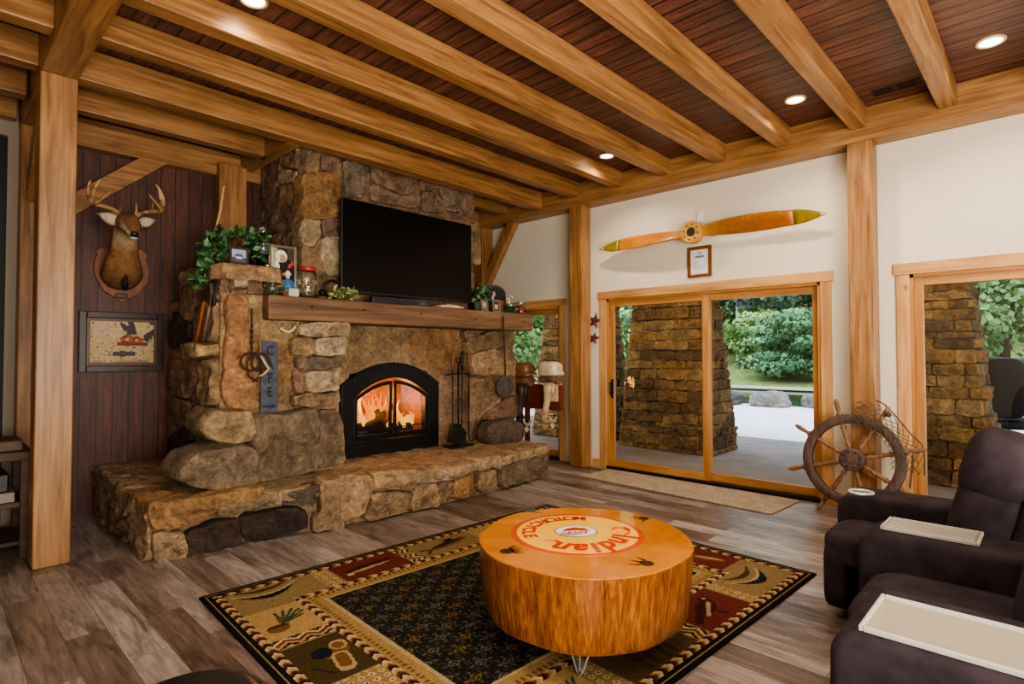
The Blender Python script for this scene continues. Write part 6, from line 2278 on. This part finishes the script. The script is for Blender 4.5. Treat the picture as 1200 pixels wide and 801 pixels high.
# ---- patio chair and grill outside the second door
pc = at(1177, 520, x=9.6)
ch_ = emptyo('patio_chair', (9.7, pc.y, -.03), 'black cushioned patio chair outside behind the recliners', 'chair')
yc = at(1176, 455, x=9.6).y
BLK2 = plain('outdoor_black', srgb(26, 26, 29), .6)
MB().sup((9.6, yc, 1.02), (.12, .50, .80), 3.5, 10, Matrix.Rotation(radians(-12), 3, 'Y')).build('backrest', BLK2, ch_, smooth=True)
MB().sup((9.9, yc, .55), (.55, .56, .14), 4, 8).build('seat', BLK2, ch_, smooth=True)
for dx in (9.68, 10.12):
    for dy in (-.26, .26):
        MB().tube([(dx, yc+dy, -.03), (dx, yc+dy*.9, .75 if dx > 10 else .55)], .022, 8).build('leg', STEEL, ch_, smooth=True)
for dy in (-.3, .3):
    MB().tube([(9.66, yc+dy, .82), (9.85, yc+dy, .80), (10.12, yc+dy, .76)], .028, 8).build('armrest', BLK2, ch_, smooth=True)
yg = at(1204, 455, x=10.3).y
gr_ = emptyo('patio_grill', (10.4, yg, -.03), 'dark covered grill cart outside beyond the patio chair', 'grill')
MB().sup((10.4, yg, 1.20), (.62, .62, .42), 4, 10).build('lid', BLK2, gr_, smooth=True)
MB().bx(10.12, 10.68, yg-.30, yg+.30, .82, 1.04).build('firebox', BLK2, gr_, bevel=.02)
MB().bx(10.1, 10.7, yg+.30, yg+.62, .86, .90).build('side_table', plain('grill_shelf', srgb(120, 150, 170), .35, .4), gr_, bevel=.006)
for dx in (10.16, 10.64):
    for dy in (-.27, .27):
        MB().tube([(dx, yg+dy, -.03), (dx, yg+dy, .82)], .025, 8).build('leg', WHITE, gr_, smooth=True)
MB().tube([(10.08, yg-.2, 1.14), (10.05, yg-.2, 1.16), (10.05, yg+.2, 1.16), (10.08, yg+.2, 1.14)], .014, 8).build('handle', STEEL, gr_, smooth=True)

# ================================================================== LIGHT
W = bpy.data.worlds.new('sky'); S.world = W; W.use_nodes = True
nt_ = W.node_tree; bg = nt_.nodes['Background']
tcw = nt_.nodes.new('ShaderNodeTexCoord'); spw = nt_.nodes.new('ShaderNodeSeparateXYZ'); rw = nt_.nodes.new('ShaderNodeValToRGB')
nt_.links.new(tcw.outputs['Generated'], spw.inputs[0]); nt_.links.new(spw.outputs[2], rw.inputs[0])
rw.color_ramp.elements[0].color = (.80, .88, 1, 1); rw.color_ramp.elements[1].color = (.62, .78, 1, 1)
nt_.links.new(rw.outputs[0], bg.inputs[0]); bg.inputs[1].default_value = 3.4


def area(name, loc, size, e, col, d):
    l = bpy.data.lights.new(name, 'AREA'); l.shape = 'RECTANGLE'; l.size, l.size_y = size; l.energy = e; l.color = col
    o = bpy.data.objects.new(name, l); COL.objects.link(o); o.location = loc
    o.rotation_euler = Vector(d).to_track_quat('-Z', 'Y').to_euler()
    return o


# recessed lamps
for p, l in CANS:
    spot(p.x, p.y, ZC-.03, 30 if p.x < 3 else 85, 140, (1, .80, .58), .8)
for x, y in ((1.49, .4), (1.49, 2.1), (5.5, -1.1), (-1.6, .4), (-1.6, 3.8), (3.5, -1.4), (1.4, -1.6), (-1.6, -1.6)):  # more ceiling spots, unseen and without fixtures, added to light the room
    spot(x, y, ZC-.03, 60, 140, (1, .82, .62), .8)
# unseen fill lights added under the porch roof to brighten the stone pillars
for yy in (6.2, 4.0, 1.2):
    area('pillar_fill', (6.9, yy-.3, 2.85), (.5, .8), 24, (1, .80, .52), (.75, .05, -.75))
# soft fill lights added unseen to brighten the room and its ceiling
area('room_fill', (.6, -2.3, 1.55), (3.0, 1.4), 290, (1, .92, .82), (.5, .9, -.03))
area('upward_fill', (3.0, -1.2, .9), (1.4, 1.2), 75, (1, .88, .72), (.0, .45, 1))  # added fill aimed upwards to brighten joists and ceiling boards
area('room_fill', (1.6, 1.2, 3.35), (2.2, 2.2), 45, (1, .9, .76), (.1, .1, -1))
area('upward_fill', (-.4, -.8, 1.0), (1.4, 1.4), 115, (1, .9, .78), (.35, .35, 1))
sun = bpy.data.lights.new('soft_sun', 'SUN'); sun.energy = 2.4; sun.angle = radians(40); sun.color = (1, .97, .92)
so_ = bpy.data.objects.new('soft_sun', sun); COL.objects.link(so_); so_.rotation_euler = Vector((.55, .35, -1)).to_track_quat('-Z', 'Y').to_euler()

S.view_settings.view_transform = 'AgX'
S.view_settings.look = 'AgX - Medium High Contrast'
S.view_settings.exposure = 0.1
S.cycles.use_denoising = True
S.cycles.max_bounces = 8
S.cycles.transparent_max_bounces = 12
